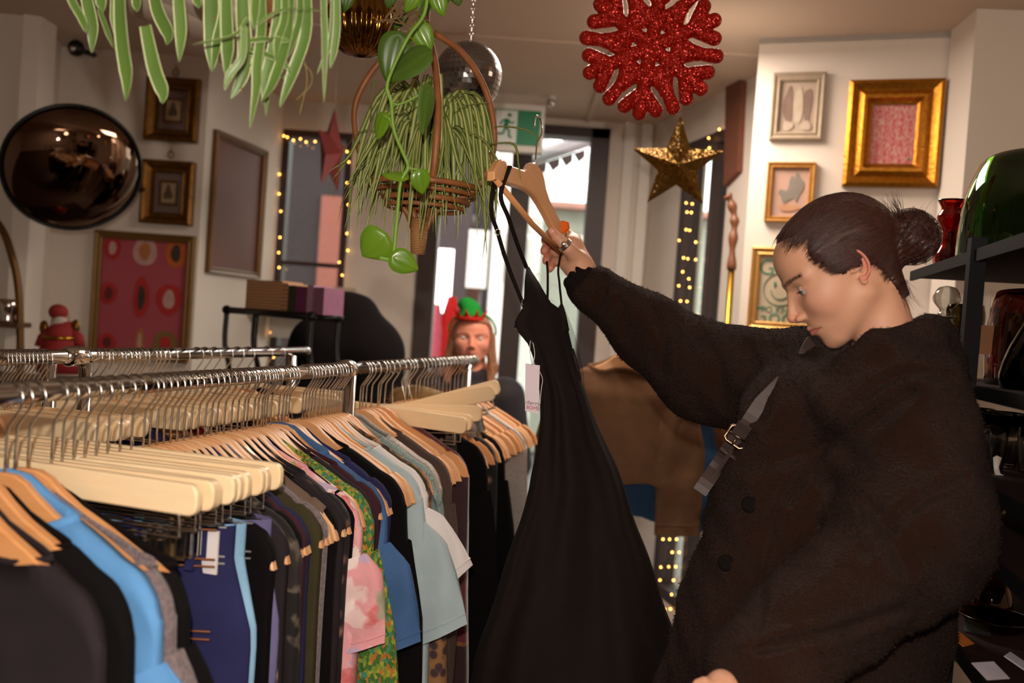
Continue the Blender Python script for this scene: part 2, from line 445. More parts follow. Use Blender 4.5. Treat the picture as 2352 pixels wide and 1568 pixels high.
# shop front seen through the left window
r = thing('shop_front', (-3.2, 9, 0), 'dusky grey shop front with salmon panels across the street outside left window', 'building')
obj('wall', MB().box((-3.2, 9.2, 1.75), (5.4, .4, 3.5)), bm_, r, False)
for x in (-2.35, -1.75): obj('panel', MB().box((x - .1, 8.97, 1.9), (.2, .06, 1.5)), sal, r, False)
obj('fascia', MB().box((-2.7, 8.9, 1.45), (4, .12, .12)), cw, r, False)
obj('roof', MB().box((-3.2, 9.1, 3.6), (5.6, .9, .3)), dk, r, False)
for x in (-3.6, -3.0): obj('window', MB().box((x, 8.98, 2.1), (.4, .05, .9)), dk, r, False)
# pale building seen through the door
r = thing('pale_building', (.9, 11, 0), 'pale stone building with pink roof edge seen through the glass door', 'building')
z1 = Pw(1300, 482, Vector((0, 11, 0)), Vector((0, 1, 0))).z
obj('wall', MB().box((1.7, 11.2, z1 / 2), (5.0, .4, z1)), bm2, r, False); obj('roof_edge', MB().box((1.7, 11.0, z1 + .03), (5.1, .5, .07)), pk, r, False)
for x in (.35, 1.2, 2.2): obj('window', MB().box((x, 10.98, 1.4), (.5, .06, .7)), dk, r, False)
# grey building in the door gap
r = thing('terrace_house', (-1.2, 10, 0), 'dark grey terraced house seen through the open half of the door', 'building')
x0 = Pw(960, 600, Vector((0, 10, 0)), Vector((0, 1, 0))).x; x1 = Pw(1125, 600, Vector((0, 10, 0)), Vector((0, 1, 0))).x
obj('wall', MB().box(((x0 + x1) / 2, 10.2, 1.55), (x1 - x0 + .1, .4, 3.1)), simple('slate_wall', (84, 78, 82), .9), r, False)
obj('door', MB().box((x1 - .3, 9.98, 1.0), (.42, .05, 2.0)), simple('brown_door', (110, 72, 55), .7), r, False)
obj('window', MB().box((x0 + .35, 9.98, 2.0), (.3, .05, .6)), cw, r, False)
r = thing('corner_house', (x1 + .3, 9.3, 0), 'white rendered house corner beside the terraced house outside', 'building')
obj('wall', MB().box((x1 + .28, 9.4, 1.8), (.5, .3, 3.6)), cw, r, False); obj('window', MB().box((x1 + .28, 9.22, 2.2), (.2, .05, .5)), dk, r, False)
# awning outside over door
aw = thing('awning', P(1290, 350, 5.2), 'dark scalloped awning slanting over the street outside the door', 'awning')
m1 = MB(); A = [P(1190, 392, 5.0), P(1362, 335, 5.6), P(1362, 312, 5.8), P(1190, 372, 5.3)]
m1.quadbox(*A, (0, .3, 1), .04); obj('canopy', m1, W['dark'], aw, False)
m1 = MB(); a0 = P(1190, 392, 5.0); a1 = P(1345, 342, 5.55); n = 5
for i in range(n):
    p = a0.lerp(a1, i / n); q = a0.lerp(a1, (i + 1) / n); dz = .07
    m1.quadbox(p, q, q - Vector((0, 0, dz * .7)), p.lerp(q, .5) - Vector((0, 0, dz)), (0, 1, 0), .01)
obj('valance', m1, simple('awning_cloth', (70, 52, 52), .9), aw, False)
lp = thing('street_sign', P(1100, 600, 6.3), 'tall white hanging banner outside the open door', 'banner')
obj('board', MB().box(P(1097, 595, 6.3), (.14, .02, .4)), cw, lp, False); obj('pole', MB().tube([P(1088, 525, 6.32), P(1088, 500, 6.32) + Vector((0, 0, .02))], .01), W['dark'], lp)
obj('stand', MB().tube([P(1103, 655, 6.32), Vector((P(1103, 655, 6.32).x, P(1103, 655, 6.32).y, 0))], .012), W['dark'], lp)
lb = thing('light_box', P(1020, 660, 6.0), 'glowing white light box standing outside the open door', 'sign')
obj('panel', MB().box(P(1017, 645, 6.0), (.12, .05, .42)), emit('light_box_glow', (255, 255, 252), 2.2), lb, False)
obj('stand', MB().box(Vector((P(1017, 645, 6.0).x, P(1017, 645, 6.0).y, .62)), (.05, .04, 1.2)), W['dark'], lb, False)
# red garments hanging outside
for (px, py, w, h, c, lab) in ((1033, 760, .13, .40, (205, 40, 38), 'bright red coat hanging outside to the left of the person'), (1000, 770, .09, .36, (225, 110, 130), 'pink cloth hanging outside beside the red coat')):
    m1 = MB(); cpt = P(px, py, 5.3)
    def gf(u, v, cpt=cpt, w=w, h=h):
        a = 2 * PI * u; ww = w * (.35 + .65 * min(1, v * 2.2)) / 2; return cpt + Vector((math.cos(a) * ww, math.sin(a) * .03 + .006 * math.sin(a * 5), h * (.5 - v)))
    m1.grid(gf, 24, 12, True); single('hanging_coat', m1, simple('red_cloth_%d' % px, c, .9), lab, 'coat')
# ------------------------------------------------------------------ pictures on the walls
Zv = Vector((0, 0, 1))
def frame_on(name, label, cat, px, p0, n, mw, fmat, art, group=None, depth=.02, inner=None, liner=None, prof=None):
    """px: TL,TR,BR,BL pixels on the wall plane (p0, n toward the room). Returns root and placement helpers."""
    q = [Pw(a, b, p0, n) for a, b in px]; c = (q[0] + q[1] + q[2] + q[3]) / 4
    u = Zv.cross(n).normalized() * -1
    if u.dot(q[1] - q[0]) < 0: u = -u
    w = ((q[1] - q[0]).dot(u) + (q[2] - q[3]).dot(u)) / 2; h = ((q[0] - q[3]).z + (q[1] - q[2]).z) / 2
    r = thing(name, c + n * .002, label, cat, group); mb = MB()
    prof = prof or [(0, 0), (0, depth), (mw * .2, depth * 1.2), (mw * .55, depth * .8), (mw * .8, depth), (mw, depth * .7), (mw, 0)]
    k = len(prof); vs = []
    for (sx, sz) in ((-1, 1), (1, 1), (1, -1), (-1, -1)):
        for (a, b) in prof: vs.append(c + n * .002 + u * (sx * (w / 2 - a)) + Zv * (sz * (h / 2 - a)) + n * b)
    fs = [(i * k + j, ((i + 1) % 4) * k + j, ((i + 1) % 4) * k + j + 1, i * k + j + 1) for i in range(4) for j in range(k - 1)]
    mb.add(vs, fs); obj('frame', mb, fmat, r, angle=25)
    iw, ih = w / 2 - mw + .003, h / 2 - mw + .003
    def pt(x, y, o=.0): return c + n * (.006 + o) + u * (x * iw) + Zv * (y * ih)
    if liner:
        l = liner[0]; m2 = MB()
        for (x0, x1, y0, y1) in ((-1, 1, 1 - l, 1), (-1, 1, -1, -1 + l), (-1, -1 + l, -1 + l, 1 - l), (1 - l, 1, -1 + l, 1 - l)):
            m2.quadbox(pt(x0, y0, .001), pt(x1, y0, .001), pt(x1, y1, .001), pt(x0, y1, .001), n, .003)
        obj('liner', m2, liner[1], r, smooth=False)
    m3 = MB().quadbox(pt(-1, -1), pt(1, -1), pt(1, 1), pt(-1, 1), -n, .004); obj('picture', m3, art, r, smooth=False)
    return r, pt, u, iw, ih
def blob(r, pt, n, x, y, rx, ry, mat, o=.0012, name='motif', wob=.1, a0=0):
    m = MB(); c = pt(x, y, o); k = 20; rr = random.Random(int((x * 7 + y * 13 + rx) * 1000)); ph = rr.random() * 6
    vs = []
    for i in range(k):
        a = 2 * PI * i / k; q = 1 + wob * math.sin(3 * a + ph)
        vs.append(pt(x + rx * q * math.cos(a + a0), y + ry * q * math.sin(a + a0), o))
    vs2 = [v + n * .0006 for v in vs]
    m.add(vs + vs2, [tuple(range(k, 2 * k))] + [(i, (i + 1) % k, k + (i + 1) % k, k + i) for i in range(k)]); return obj(name, m, mat, r, smooth=False)
gold = NT('ornate_gold'); nz = gold.noise(90, None, 4, .6); gold.col(gold.mix(nz, (206, 140, 38), (120, 66, 18))); gold.set(metal=.85, rough=.34); gold.bump(gold.vor(160), .35, .002); gold = gold.m
gold2 = NT('pale_gold'); gold2.col(gold2.mix(gold2.noise(60), (214, 168, 100), (180, 128, 62))); gold2.set(metal=.6, rough=.4); gold2 = gold2.m
darkgold = NT('antique_gold'); darkgold.col(darkgold.mix(darkgold.noise(40), (150, 104, 40), (70, 42, 18))); darkgold.set(metal=.8, rough=.35); darkgold = darkgold.m
stonef = simple('whitewashed_frame', (168, 148, 124), .8, bump=.3, bscale=200)
brownf = simple('thin_brown_gold', (120, 86, 52), .4, .5)
def paper(name, c, c2=None, sc=4): return simple(name, c, .9, var=.06, nscale=sc)
# right pillar
pl = dict(p0=R1P, n=R1N); N = R1N
inkb = simple('umber_ink', (120, 98, 84), .9); inkg = simple('green_ink', (95, 140, 112), .9); greyink = simple('grey_ink', (140, 130, 120), .9)
r, pt, u, iw, ih = frame_on('picture_frame', 'greyish whitewashed frame with a print of two slender brown shapes', 'picture', [(1775, 168), (1897, 171), (1890, 325), (1769, 323)], mw=.028, fmat=stonef, art=paper('ivory_paper', (172, 152, 134)), **pl)
for (x, y, rx, ry) in ((-.5, .05, .26, .7), (.52, .05, .24, .7)): blob(r, pt, N, x, y, rx, ry, simple('sepia_print_%d' % int(x * 10), (136, 112, 100), .9), wob=.15)
blob(r, pt, N, .03, .05, .26, .7, simple('pale_print', (190, 172, 150), .9), .002, wob=.06)
for x in (-.45, .5): blob(r, pt, N, x, -.72, .28, .18, simple('pale_print_b%d' % int(x * 10), (188, 168, 150), .9), .0035)
r, pt, u, iw, ih = frame_on('picture_frame', 'small narrow gilt frame with faded pink and grey cottage print', 'picture', [(1763, 373), (1875, 376), (1866, 513), (1757, 511)], mw=.02, fmat=gold2, art=paper('pink_paper', (188, 152, 134)), **pl)
for (x, y, rx, ry) in ((.1, .1, .3, .45), (.42, .25, .22, .5), (-.25, -.1, .32, .25)): blob(r, pt, N, x, y, rx, ry, greyink, .0012 + .0007 * (x + 1), wob=.3)
blob(r, pt, N, 0, -.6, .55, .14, simple('peach_print', (196, 146, 112), .9), .003)
t = NT('pink_patterned_paper'); v = t.co(); wv = t.vor(150, t.co((1, 1, .55))); cl_ = t.ramp(wv, [(0, (176, 52, 62)), (.45, (192, 88, 88)), (.75, (200, 150, 138))]); wv2 = t.wave(14, t.co((1, .6, 0)), 0)
t.col(t.mix(t.math('MULTIPLY', wv2, .35), cl_, (206, 160, 150))); t.set(rough=.7); pinkp = t.m
gp_ = [(0, 0), (0, .03), (.012, .036), (.022, .028), (.034, .022), (.05, .034), (.06, .034), (.07, .016), (.078, .012), (.078, 0)]
r, pt, u, iw, ih = frame_on('picture_frame', 'large ornate gold frame around a pink patterned print', 'picture', [(1948, 188), (2169, 187), (2154, 434), (1937, 431)], mw=.078, fmat=gold, art=pinkp, prof=gp_, **pl)
blob(r, pt, N, .78, -.8, .05, .05, inkg)
r, pt, u, iw, ih = frame_on('picture_frame', 'gilt framed poster with green lettering and smiling face behind the woman', 'picture', [(1728, 570), (1980, 573), (1966, 765), (1716, 762)], mw=.03, fmat=gold2, art=paper('cream_paper', (196, 176, 150)), **pl)
def tm(pt, x, y, u, n, o=.0015):
    p = pt(x, y, o); return Matrix(((u.x, 0, n.x, p.x), (u.y, 0, n.y, p.y), (u.z, 1, n.z, p.z), (0, 0, 0, 1)))
for s_, x, y, sz in (('Good', -.42, .62, .075), ('TO KNOW', -.42, -.62, .03), ('Good', -.5, -.82, .078)): text(s_, sz, inkg, tm(pt, x, y, u, N), r)
m = MB(); c_ = pt(-.5, 0, .0015)
m.tube([c_ + u * (math.cos(a) * .055) + Zv * (math.sin(a) * .055) for a in [i * 2 * PI / 28 for i in range(28)]], .0016, 5, closed=True)
m.tube([c_ + u * (math.cos(a) * .03) + Zv * (math.sin(a) * .03 - .004) for a in [PI + i * PI / 10 for i in range(11)]], .0016, 5)
for sx in (-1, 1): m.sphere(c_ + u * (.018 * sx) + Zv * .016, .001, 8, (5, 2, 11))
obj('smiling_face', m, inkg, r)
# left gallery wall
LP = Vector((0, c1.y, 0)); LN = Vector((0, -1, 0))
pr2 = [(0, 0), (0, .03), (.012, .034), (.02, .03), (.034, .012), (.044, .01), (.05, .014), (.05, 0)]
for (px, lab) in (([(342, 181), (464, 183), (457, 328), (336, 326)], 'heavy dark gold frame high on the left wall, partly under the leaves'), ([(333, 368), (453, 374), (444, 520), (325, 513)], 'heavy dark gold frame hung just below its twin, small engraving inside')):
    r, pt, u, iw, ih = frame_on('picture_frame', lab, 'picture', px, LP, LN, .05, darkgold, paper('grey_mat_%d' % px[0][0], (112, 92, 84)), prof=pr2, group=None)
    m = MB()
    for (x0, x1, y0, y1) in ((-.5, .5, .5, .6), (-.5, .5, -.6, -.5), (-.6, -.5, -.6, .6), (.5, .6, -.6, .6)): m.quadbox(pt(x0, y0, .001), pt(x1, y0, .001), pt(x1, y1, .001), pt(x0, y1, .001), LN, .004)
    obj('liner', m, darkgold, r, smooth=False)
    m = MB().quadbox(pt(-.48, -.48, .001), pt(.48, -.48, .001), pt(.48, .48, .001), pt(-.48, .48, .001), LN, .001); obj('engraving', m, paper('engraving_paper%d' % px[0][0], (158, 132, 100)), r, smooth=False)
    blob(r, pt, LN, -.02, 0, .26, .34, simple('engraving_ink%d' % px[0][0], (96, 76, 56), .9), .003, wob=.25)
    m = MB(); tp = pt(0, 1, .0) + Zv * .075
    m.tube([tp + Vector((math.cos(a) * .012, 0, math.sin(a) * .014)) for a in [i * 2 * PI / 14 for i in range(14)]], .0025, 6, closed=True); m.tube([tp + Zv * .014, tp + Zv * .035], .0015, 5)
    obj('hanging_ring', m, darkgold, r)
r, pt, u, iw, ih = frame_on('picture_frame', 'gold framed pink poster of cut fruit above the far rack', 'picture', [(222, 528), (449, 543), (437, 830), (206, 822)], LP, LN, .032, simple('olive_gold', (126, 92, 42), .45, .5, bump=.4, bscale=150), paper('pink_poster', (168, 78, 88)))
fr = dict(red=(176, 36, 34), dk=(96, 28, 28), wh=(196, 150, 142), org=(190, 92, 34), grn=(124, 96, 44), yel=(178, 110, 56), seed=(60, 44, 34))
FM = {k: simple('fruit_' + k, v, .8) for k, v in fr.items()}
for i, (x, y, rx, ry, a, b) in enumerate([(-.75, .82, .2, .2, 'red', 'wh'), (0, .8, .28, .26, 'wh', 'yel'), (.72, .8, .25, .26, 'org', 'seed'), (-.78, .02, .2, .2, 'red', 'dk'), (-.02, -.02, .19, .36, 'red', 'seed'), (.62, -.02, .3, .28, 'red', 'wh'), (-.75, -.85, .22, .16, 'red', 'dk'), (0, -.8, .1, .24, 'yel', 'wh'), (.6, -.8, .3, .22, 'grn', 'red')]):
    blob(r, pt, LN, x, y, rx, ry, FM[a], .0012 + i * .0001, wob=.04, name='fruit'); blob(r, pt, LN, x, y, rx * .45, ry * .6, FM[b], .003 + i * .0001, wob=.05, name='fruit')
# angled wall picture
AN = (c3 - c2).normalized(); AN = Vector((AN.y, -AN.x, 0)); 
if AN.y > 0: AN = -AN
r, pt, u, iw, ih = frame_on('picture_frame', 'tall thin bronze frame with dim reddish print on angled wall left of window', 'picture', [(492, 297), (612, 350), (584, 641), (466, 625)], Vector(c2), AN, .03, brownf, simple('red_brown_print', (116, 70, 58), .6, nscale=4))
# brown board on the side wall
fb = MB(); pa = [Pw(a, b, g0, gn) for a, b in ((1680, 178), (1716, 188), (1706, 395), (1674, 428))]
fb.quadbox(pa[3], pa[2], pa[1], pa[0], -gn, -.025); bd = single('wall_board', fb, simple('rust_board', (120, 70, 48), .8), 'rust brown board hanging on side wall above the cane', 'board', smooth=False)
# cane beside it
cn = thing('walking_cane', P(1672, 760, 3.3), 'brass and carved brown cane leaning beside the white pillar', 'cane')
top = [(1670, 447), (1678, 462), (1686, 492), (1687, 520), (1683, 560), (1680, 620)]
m = MB().tube(bez([P(a, b, 3.3) for a, b in top], 5), [.014 + .004 * math.sin(i * 1.1) for i in range(26)], 10); obj('handle', m, simple('carved_wood', (118, 68, 34), .45, bump=.5), cn)
e0 = P(1680, 620, 3.3); e1 = P(1655, 980, 3.3); e2 = e0 + (e1 - e0) * (e0.z / (e0.z - e1.z)); m = MB().tube([e0, e1, e2], .012, 12); obj('shaft', m, W['brass'], cn)
# convex security mirror
mc = P(168, 388, 3.22); mN = (CAM + Vector((.65, .25, -1.25)) - mc).normalized(); u1 = Zv.cross(mN).normalized(); u2 = mN.cross(u1)
Mm = Matrix(((u1.x, u2.x, mN.x, 0), (u1.y, u2.y, mN.y, 0), (u1.z, u2.z, mN.z, 0), (0, 0, 0, 1))).to_3x3()
mr = thing('convex_mirror', mc, 'round black-rimmed convex mirror hanging on the left wall', 'mirror')
rad = 150 / FPX * 3.22; prof = [(rad * .965 * math.sin(a), .075 * (math.cos(a) - math.cos(1.1)) / (1 - math.cos(1.1))) for a in [1.1 * (1 - i / 16) for i in range(17)]]
prof = [(rad * .965 * math.sin(1.1 * (1 - i / 16)) / math.sin(1.1), .075 * (math.cos(1.1 * (1 - i / 16)) - math.cos(1.1)) / (1 - math.cos(1.1))) for i in range(17)]
t = NT('dark_mirror'); t.col((120, 96, 80)); t.set(metal=1, rough=.04)
obj('mirror_glass', MB().lathe(prof, mc, 64, Mm), t.m, mr)
obj('rim', MB().tube([mc + Mm @ Vector((math.cos(a) * rad * .98, math.sin(a) * rad * .98, 0)) for a in [i * 2 * PI / 64 for i in range(64)]], rad * .03, 8, closed=True), W['black'], mr)
obj('bracket', MB().tube([mc - mN * .01, Vector((mc.x - .02, 3.89, mc.z + .02))], .015, 8), W['black'], mr)
# small black camera
sc_ = thing('security_camera', P(175, 110, 3.7), 'small black dome camera on the left wall near the ceiling', 'camera')
q = P(175, 110, 3.72); obj('housing', MB().sphere(q, .033, 10).tube([q, q + Vector((0, .19, .02))], .012), W['black'], sc_); obj('lens', MB().sphere(q + Vector((0, -.028, -.01)), .012, 8), W['chrome'], sc_)
# brass arch shelf mirror at left edge
ar = thing('arched_wall_shelf', P(0, 700, 3.35), 'arched bronze framed wall shelf at the left edge', 'shelf')
y_ = 3.42
def fl(px, py, y=y_): return Pw(px, py, Vector((0, y, 0)), Vector((0, 1, 0)))
ap = [fl(46, 985), fl(47, 850), fl(46, 740), fl(42, 660), fl(28, 590), fl(4, 525), fl(-40, 480)]
cx = ap[-1].x - .04; full = ap + [Vector((2 * cx - p.x, p.y, p.z)) for p in reversed(ap)]
obj('arch', MB().tube(bez(full, 4), .014, 8), simple('bronze', (112, 76, 34), .4, .6), ar)
sh = fl(22, 745); obj('shelf_board', MB().box((cx, y_ + .01, sh.z), (2 * (ap[1].x - cx), .1, .018)), simple('bronze_board', (92, 60, 30), .5), ar, smooth=False)
cu = thing('silver_cup', fl(18, 738, 3.4), 'shiny silver cup on the arched wall shelf', 'cup'); q = Vector((fl(18, 738).x, y_ - .0, sh.z + .0095))
obj('cup', MB().lathe([(.0, 0), (.028, 0), (.03, .004), (.022, .02), (.034, .05), (.04, .085), (.038, .085), (.0, .03)], q, 24), W['chrome'], cu)
q2 = q + Vector((-.07, 0, 0)); cu2 = single('silver_jar', MB().lathe([(.0, 0), (.026, 0), (.03, .03), (.03, .06), (.02, .07), (.006, .085), (0, .086)], q2, 24), W['chrome'], 'lidded silver jar at far left end of arched shelf', 'jar')
# santa figure
sp_ = P(137, 800, 3.2); fz = sp_.z - .02
sa = thing('santa_figurine', Vector((sp_.x, sp_.y, fz)), 'red santa figurine with white beard and gold trim behind the far rack', 'figurine')
redc = simple('santa_red', (150, 30, 30), .8, bump=.3); whc = simple('santa_white', (205, 190, 180), .9, bump=.5)
def sq(px, py, d=3.2): return P(px, py, d)
obj('body', MB().lathe([(0, -.1), (.075, -.1), (.07, -.03), (.05, .04), (.03, .08), (0, .085)], sq(140, 790), 20), redc, sa)
obj('head', MB().sphere(sq(136, 738), .026, 10), simple('santa_face', (200, 140, 115), .7), sa)
obj('beard', MB().sphere(sq(136, 748, 3.185), .03, 10, (1, .7, 1.1)), whc, sa); obj('hat', MB().sphere(sq(134, 716), .032, 12, (1, 1, .85)), redc, sa)
for s_ in (-1, 1): obj('arm', MB().tube([sq(138 + s_ * 22, 762), sq(140 + s_ * 40, 775), sq(138 + s_ * 42, 795)], [.02, .02, .024], 10), redc, sa)
obj('gold_trim', MB().tube([sq(140, 775) + Vector((math.cos(a) * .056, math.sin(a) * .056, 0)) for a in [i * 2 * PI / 20 for i in range(20)]], .007, 6, closed=True), W['brass'], sa)
for s_, py in ((-1, 752), (1, 750)): obj('bell', MB().sphere(sq(137 + s_ * 36, py), .016, 8, (1, .6, 1.6)), darkgold, sa)
# stand under santa
fs_ = thing('side_cabinet', Vector((sp_.x, 3.45, 0)), 'small white cabinet under the santa figurine against left wall', 'cabinet')
obj('body', MB().box((sp_.x - .1, 3.3, (fz - .1) / 2 - .01), (.7, .34, fz - .12)), W['white'], fs_, smooth=False); obj('top', MB().box((sp_.x - .1, 3.3, fz - .11), (.74, .36, .02)), W['dark'], fs_, smooth=False)

# ------------------------------------------------------------------ hanging decorations
redg = glitter('red_glitter', (205, 34, 12), (120, 8, 4), 520, .5, 1.0); gldg = glitter('gold_glitter', (150, 108, 34), (80, 54, 12), 420, .75, .9); brsg = glitter('red_glitter_dark', (150, 22, 14), (80, 8, 6), 300)
sc0 = P(1495, 108, 1.95); sn = thing('snowflake_ornament', sc0, 'big red glitter snowflake hanging from the ceiling', 'ornament')
sf = (CAM - sc0).normalized(); s1 = Zv.cross(sf).normalized(); s2 = sf.cross(s1)
rot = math.radians(-6); S1 = s1 * math.cos(rot) + s2 * math.sin(rot); S2 = -s1 * math.sin(rot) + s2 * math.cos(rot)
def S(x, y, z=0): return sc0 + S1 * x + S2 * y + sf * z
scl = 1.95 / FPX
def sfz(a, b, r0, r1): return (a, b, r0, r1)
prims = []
for k in range(6):
    a = PI / 2 + k * PI / 3
    def rp(r, off, a=a): return (math.cos(a) * r - math.sin(a) * off, math.sin(a) * r + math.cos(a) * off)
    prims.append((rp(10, 0), rp(150, 0), 17, 17))
    for (r0_, L, ang) in ((52, 66, .95), (96, 56, .72)):
        for s_ in (-1, 1):
            b0 = rp(r0_, 0); b1 = rp(r0_ + L * math.cos(ang), s_ * L * math.sin(ang)); prims.append((b0, b1, 14, 17))
prims += [((math.cos(k * PI / 3) * 55, math.sin(k * PI / 3) * 55), (math.cos(k * PI / 3) * 150, math.sin(k * PI / 3) * 146), 12, 17) for k in range(6)]
def fsn(X, Y, Z):
    D = np.full(X.shape, 1e9, np.float32)
    for a, b, r0_, r1_ in prims: D = np.minimum(D, cap(X, Y, Z * 1.25, (a[0] * scl, a[1] * scl, 0), (b[0] * scl, b[1] * scl, 0), r0_ * scl, r1_ * scl))
    return D
V, F = sdf_mesh(fsn, (-.17, -.17, -.022), (.17, .17, .022), .0025)
Ms = np.array([[S1.x, S2.x, sf.x, sc0.x], [S1.y, S2.y, sf.y, sc0.y], [S1.z, S2.z, sf.z, sc0.z], [0, 0, 0, 1]])
obj('snowflake', (npM(V, Ms), F), redg, sn); tp = S(0, 160 * scl)
obj('thread', MB().tube([tp, Vector((tp.x, tp.y, CZ))], .0008, 5), W['white'], sn)
def star(name, c, n, r1, r2, depth, mat, label, rot=0, tips=None):
    n = n.normalized(); a1 = Zv.cross(n).normalized(); a2 = n.cross(a1); m = MB(); vs = []
    for i in range(10):
        a = PI / 2 + i * PI / 5 + rot; rr = r1 if i % 2 == 0 else r2; vs.append(c + a1 * (rr * math.cos(a)) + a2 * (rr * math.sin(a)))
    vs += [c + n * depth, c - n * depth]; fs = []
    for i in range(10): fs += [(i, (i + 1) % 10, 10), ((i + 1) % 10, i, 11)]
    m.add(vs, fs); r = thing(name, c, label, 'ornament'); obj('star', m, mat, r, smooth=False); tp = vs[0]
    obj('thread', MB().tube([tp - Zv * .003, Vector((tp.x, tp.y, CZ))], .0008, 5), W['white'], r); return r
stc = P(1556, 378, 2.6); star('star_ornament', stc, CAM - stc + Vector((.25, 0, 0)), 110 / FPX * 2.6, 46 / FPX * 2.6, .035, gldg, 'gold glitter star hanging in front of side window', rot=.03)
st2 = P(762, 350, 3.6); star('star_ornament', st2, Vector((1, -.12, 0)), .175, .075, .045, simple('dark_red_paper', (120, 26, 20), .6), 'dark red paper star seen edge-on in left window')
# gold fluted bauble
bc = P(832, 52, 1.75); br = 82 / FPX * 1.75; ba = thing('gold_bauble', bc, 'big fluted dark gold bauble behind the hanging plants', 'ornament')
def bf(u_, v_):
    a = 2 * PI * u_; th = PI * v_; rr = br * math.sin(th) * (1 + .035 * math.sin(a * 22 + 3 * v_)); return bc + Vector((rr * math.cos(a), rr * math.sin(a), -br * .98 * math.cos(th)))
t = NT('bronze_gloss'); t.col((120, 84, 36)); t.set(metal=1, rough=.14)
obj('bauble', MB().grid(bf, 200, 28, True), t.m, ba); obj('thread', MB().tube([bc + Zv * br, Vector((bc.x, bc.y, CZ))], .001, 5), W['dark'], ba)
# mirror ball
dc = P(1075, 175, 2.1); drd = 78 / FPX * 2.1; db_ = thing('mirror_ball', dc, 'silver mirror ball hanging on a chain behind the rattan basket', 'ornament')
me_ = MB(); nl = 22
for i in range(nl):
    t0 = PI * (i + .06) / nl; t1_ = PI * (i + .94) / nl; ns = max(4, int(2 * nl * math.sin((t0 + t1_) / 2)))
    for j in range(ns):
        p0 = 2 * PI * (j + .05) / ns; p1 = 2 * PI * (j + .95) / ns
        me_.add([dc + Vector((math.sin(a) * math.cos(b), math.sin(a) * math.sin(b), math.cos(a))) * drd for a, b in ((t0, p0), (t1_, p0), (t1_, p1), (t0, p1))], [(0, 1, 2, 3)])
tm_ = obj('mirror_tiles', me_, simple('mirror_tile', (165, 160, 156), .22, 1), db_, smooth=False); obj('core', MB().sphere(dc, drd * .985, 20), simple('ball_grey', (90, 86, 84), .8), db_)
ch = MB(); tz = dc.z + drd
k = 0
while tz < CZ - .005:
    r_ = .006; cc = Vector((dc.x, dc.y, tz)); m = Matrix.Rotation(PI / 2 * (k % 2), 3, 'Z')
    ch.tube([cc + m @ Vector((math.cos(a) * r_ * .6, 0, math.sin(a) * r_)) for a in [i * 2 * PI / 8 for i in range(8)]], .0012, 4, closed=True); tz += .0095; k += 1
obj('chain', ch, W['chrome'], db_)
# sprinkler knob on ceiling
kb = Pz(1266, 236, CZ - .03); k_ = thing('ceiling_sensor', kb, 'small round chrome sensor on the ceiling beside the exit sign', 'sensor')
obj('dome', MB().sphere(kb, .022, 10), W['chrome'], k_); obj('base', MB().lathe([(.014, 0), (.02, .03)], kb, 14), W['white'], k_)
# exit sign
eN = Vector((0, -1, 0)); ey = 4.1
def ez(px, py, o=0): return Pw(px, py, Vector((0, ey, 0)), Vector((0, 1, 0))) + eN * o
e_tl, e_br = ez(1078, 228), ez(1248, 352)
ex = thing('exit_sign', (ez(1190, 290)), 'green and white running man exit sign above the door', 'sign')
ecx, ecz = (e_tl.x + e_br.x) / 2, (ez(1180, 240).z + ez(1180, 345).z) / 2; ew, eh = (e_br.x - e_tl.x) * .97, .21
obj('housing', MB().box((ecx, ey + .03, ecz), (ew, .06, eh)), W['white'], ex, smooth=False)
gm = simple('sign_green', (14, 122, 78), .5, var=.02); wm = simple('sign_white', (215, 222, 215), .5, var=.02)
g_ = MB(); gw, gh = ew * .9, .155; gx0 = ecx - gw / 2; gz = ecz
obj('green_panel', MB().box((ecx, ey - .004, gz), (gw, .006, gh)), gm, ex, smooth=False)
wx = ez(1162, 290).x; ww = .098; obj('white_panel', MB().box((wx, ey - .0085, gz), (ww, .003, gh * .93)), wm, ex, smooth=False)
fig = MB(); F0 = Vector((wx, ey - .0105, gz))
def fp(x, z): return F0 + Vector((x * ww / 2, 0, z * gh / 2))
fig.sphere(fp(.28, .66), .0095, 8, (1, .15, 1))
for path, r_ in (([(.12, .42), (-.02, .0)], .011), ([(.14, .4), (.45, .2), (.75, .28)], .0042), ([(.1, .42), (-.3, .35), (-.55, .08)], .0042), ([(-.02, 0), (.3, -.2), (.35, -.55), (.6, -.62)], .0055), ([(-.04, 0), (-.2, -.42), (-.75, -.42)], .0055)):
    fig.tube([fp(a, b) for a, b in path], r_, 8, flat=.18, ref=(1, 0, 0))
obj('running_man', fig, gm, ex)
# string lights
bulb = emit('warm_bulb', (255, 176, 84), 14)
def lights(label, pts, wire=None, group=None, r=.0037):
    q = [Vector(p) for p in pts]; rt = thing('string_light', q[0], label, 'string light', group)
    wp = []
    for a, b in zip(q, q[1:]): wp += [a, a.lerp(b, .5) + Vector((R.uniform(-.006, .006), 0, -.006))]
    wp.append(q[-1]); obj('wire', MB().tube(wp, .0012, 5), W['dark'], rt)
    pb = None
    for p in q:
        o = obj('bulb', MB().sphere((0, 0, 0), r, 6), bulb, rt, local=True) if pb is None else pb.copy()
        if pb is not None: COL.objects.link(o); o.parent = rt
        pb = pb or o; o.location = p - org(rt)
def wb(px, py): return Pw(px, py, Vector((0, BY - .02, 0)), Vector((0, 1, 0)))
lights('string of warm lights across the top of left window', [wb(a, b) for a, b in ((652, 312), (660, 315), (674, 322), (690, 319), (703, 326), (724, 325), (742, 328), (757, 327), (778, 330), (797, 348))])
lights('string of warm lights down the right side of left window', [wb(a, b) for a, b in ((801, 372), (797, 420), (800, 470), (797, 536), (799, 575), (779, 602), (786, 632), (784, 662), (790, 720))])
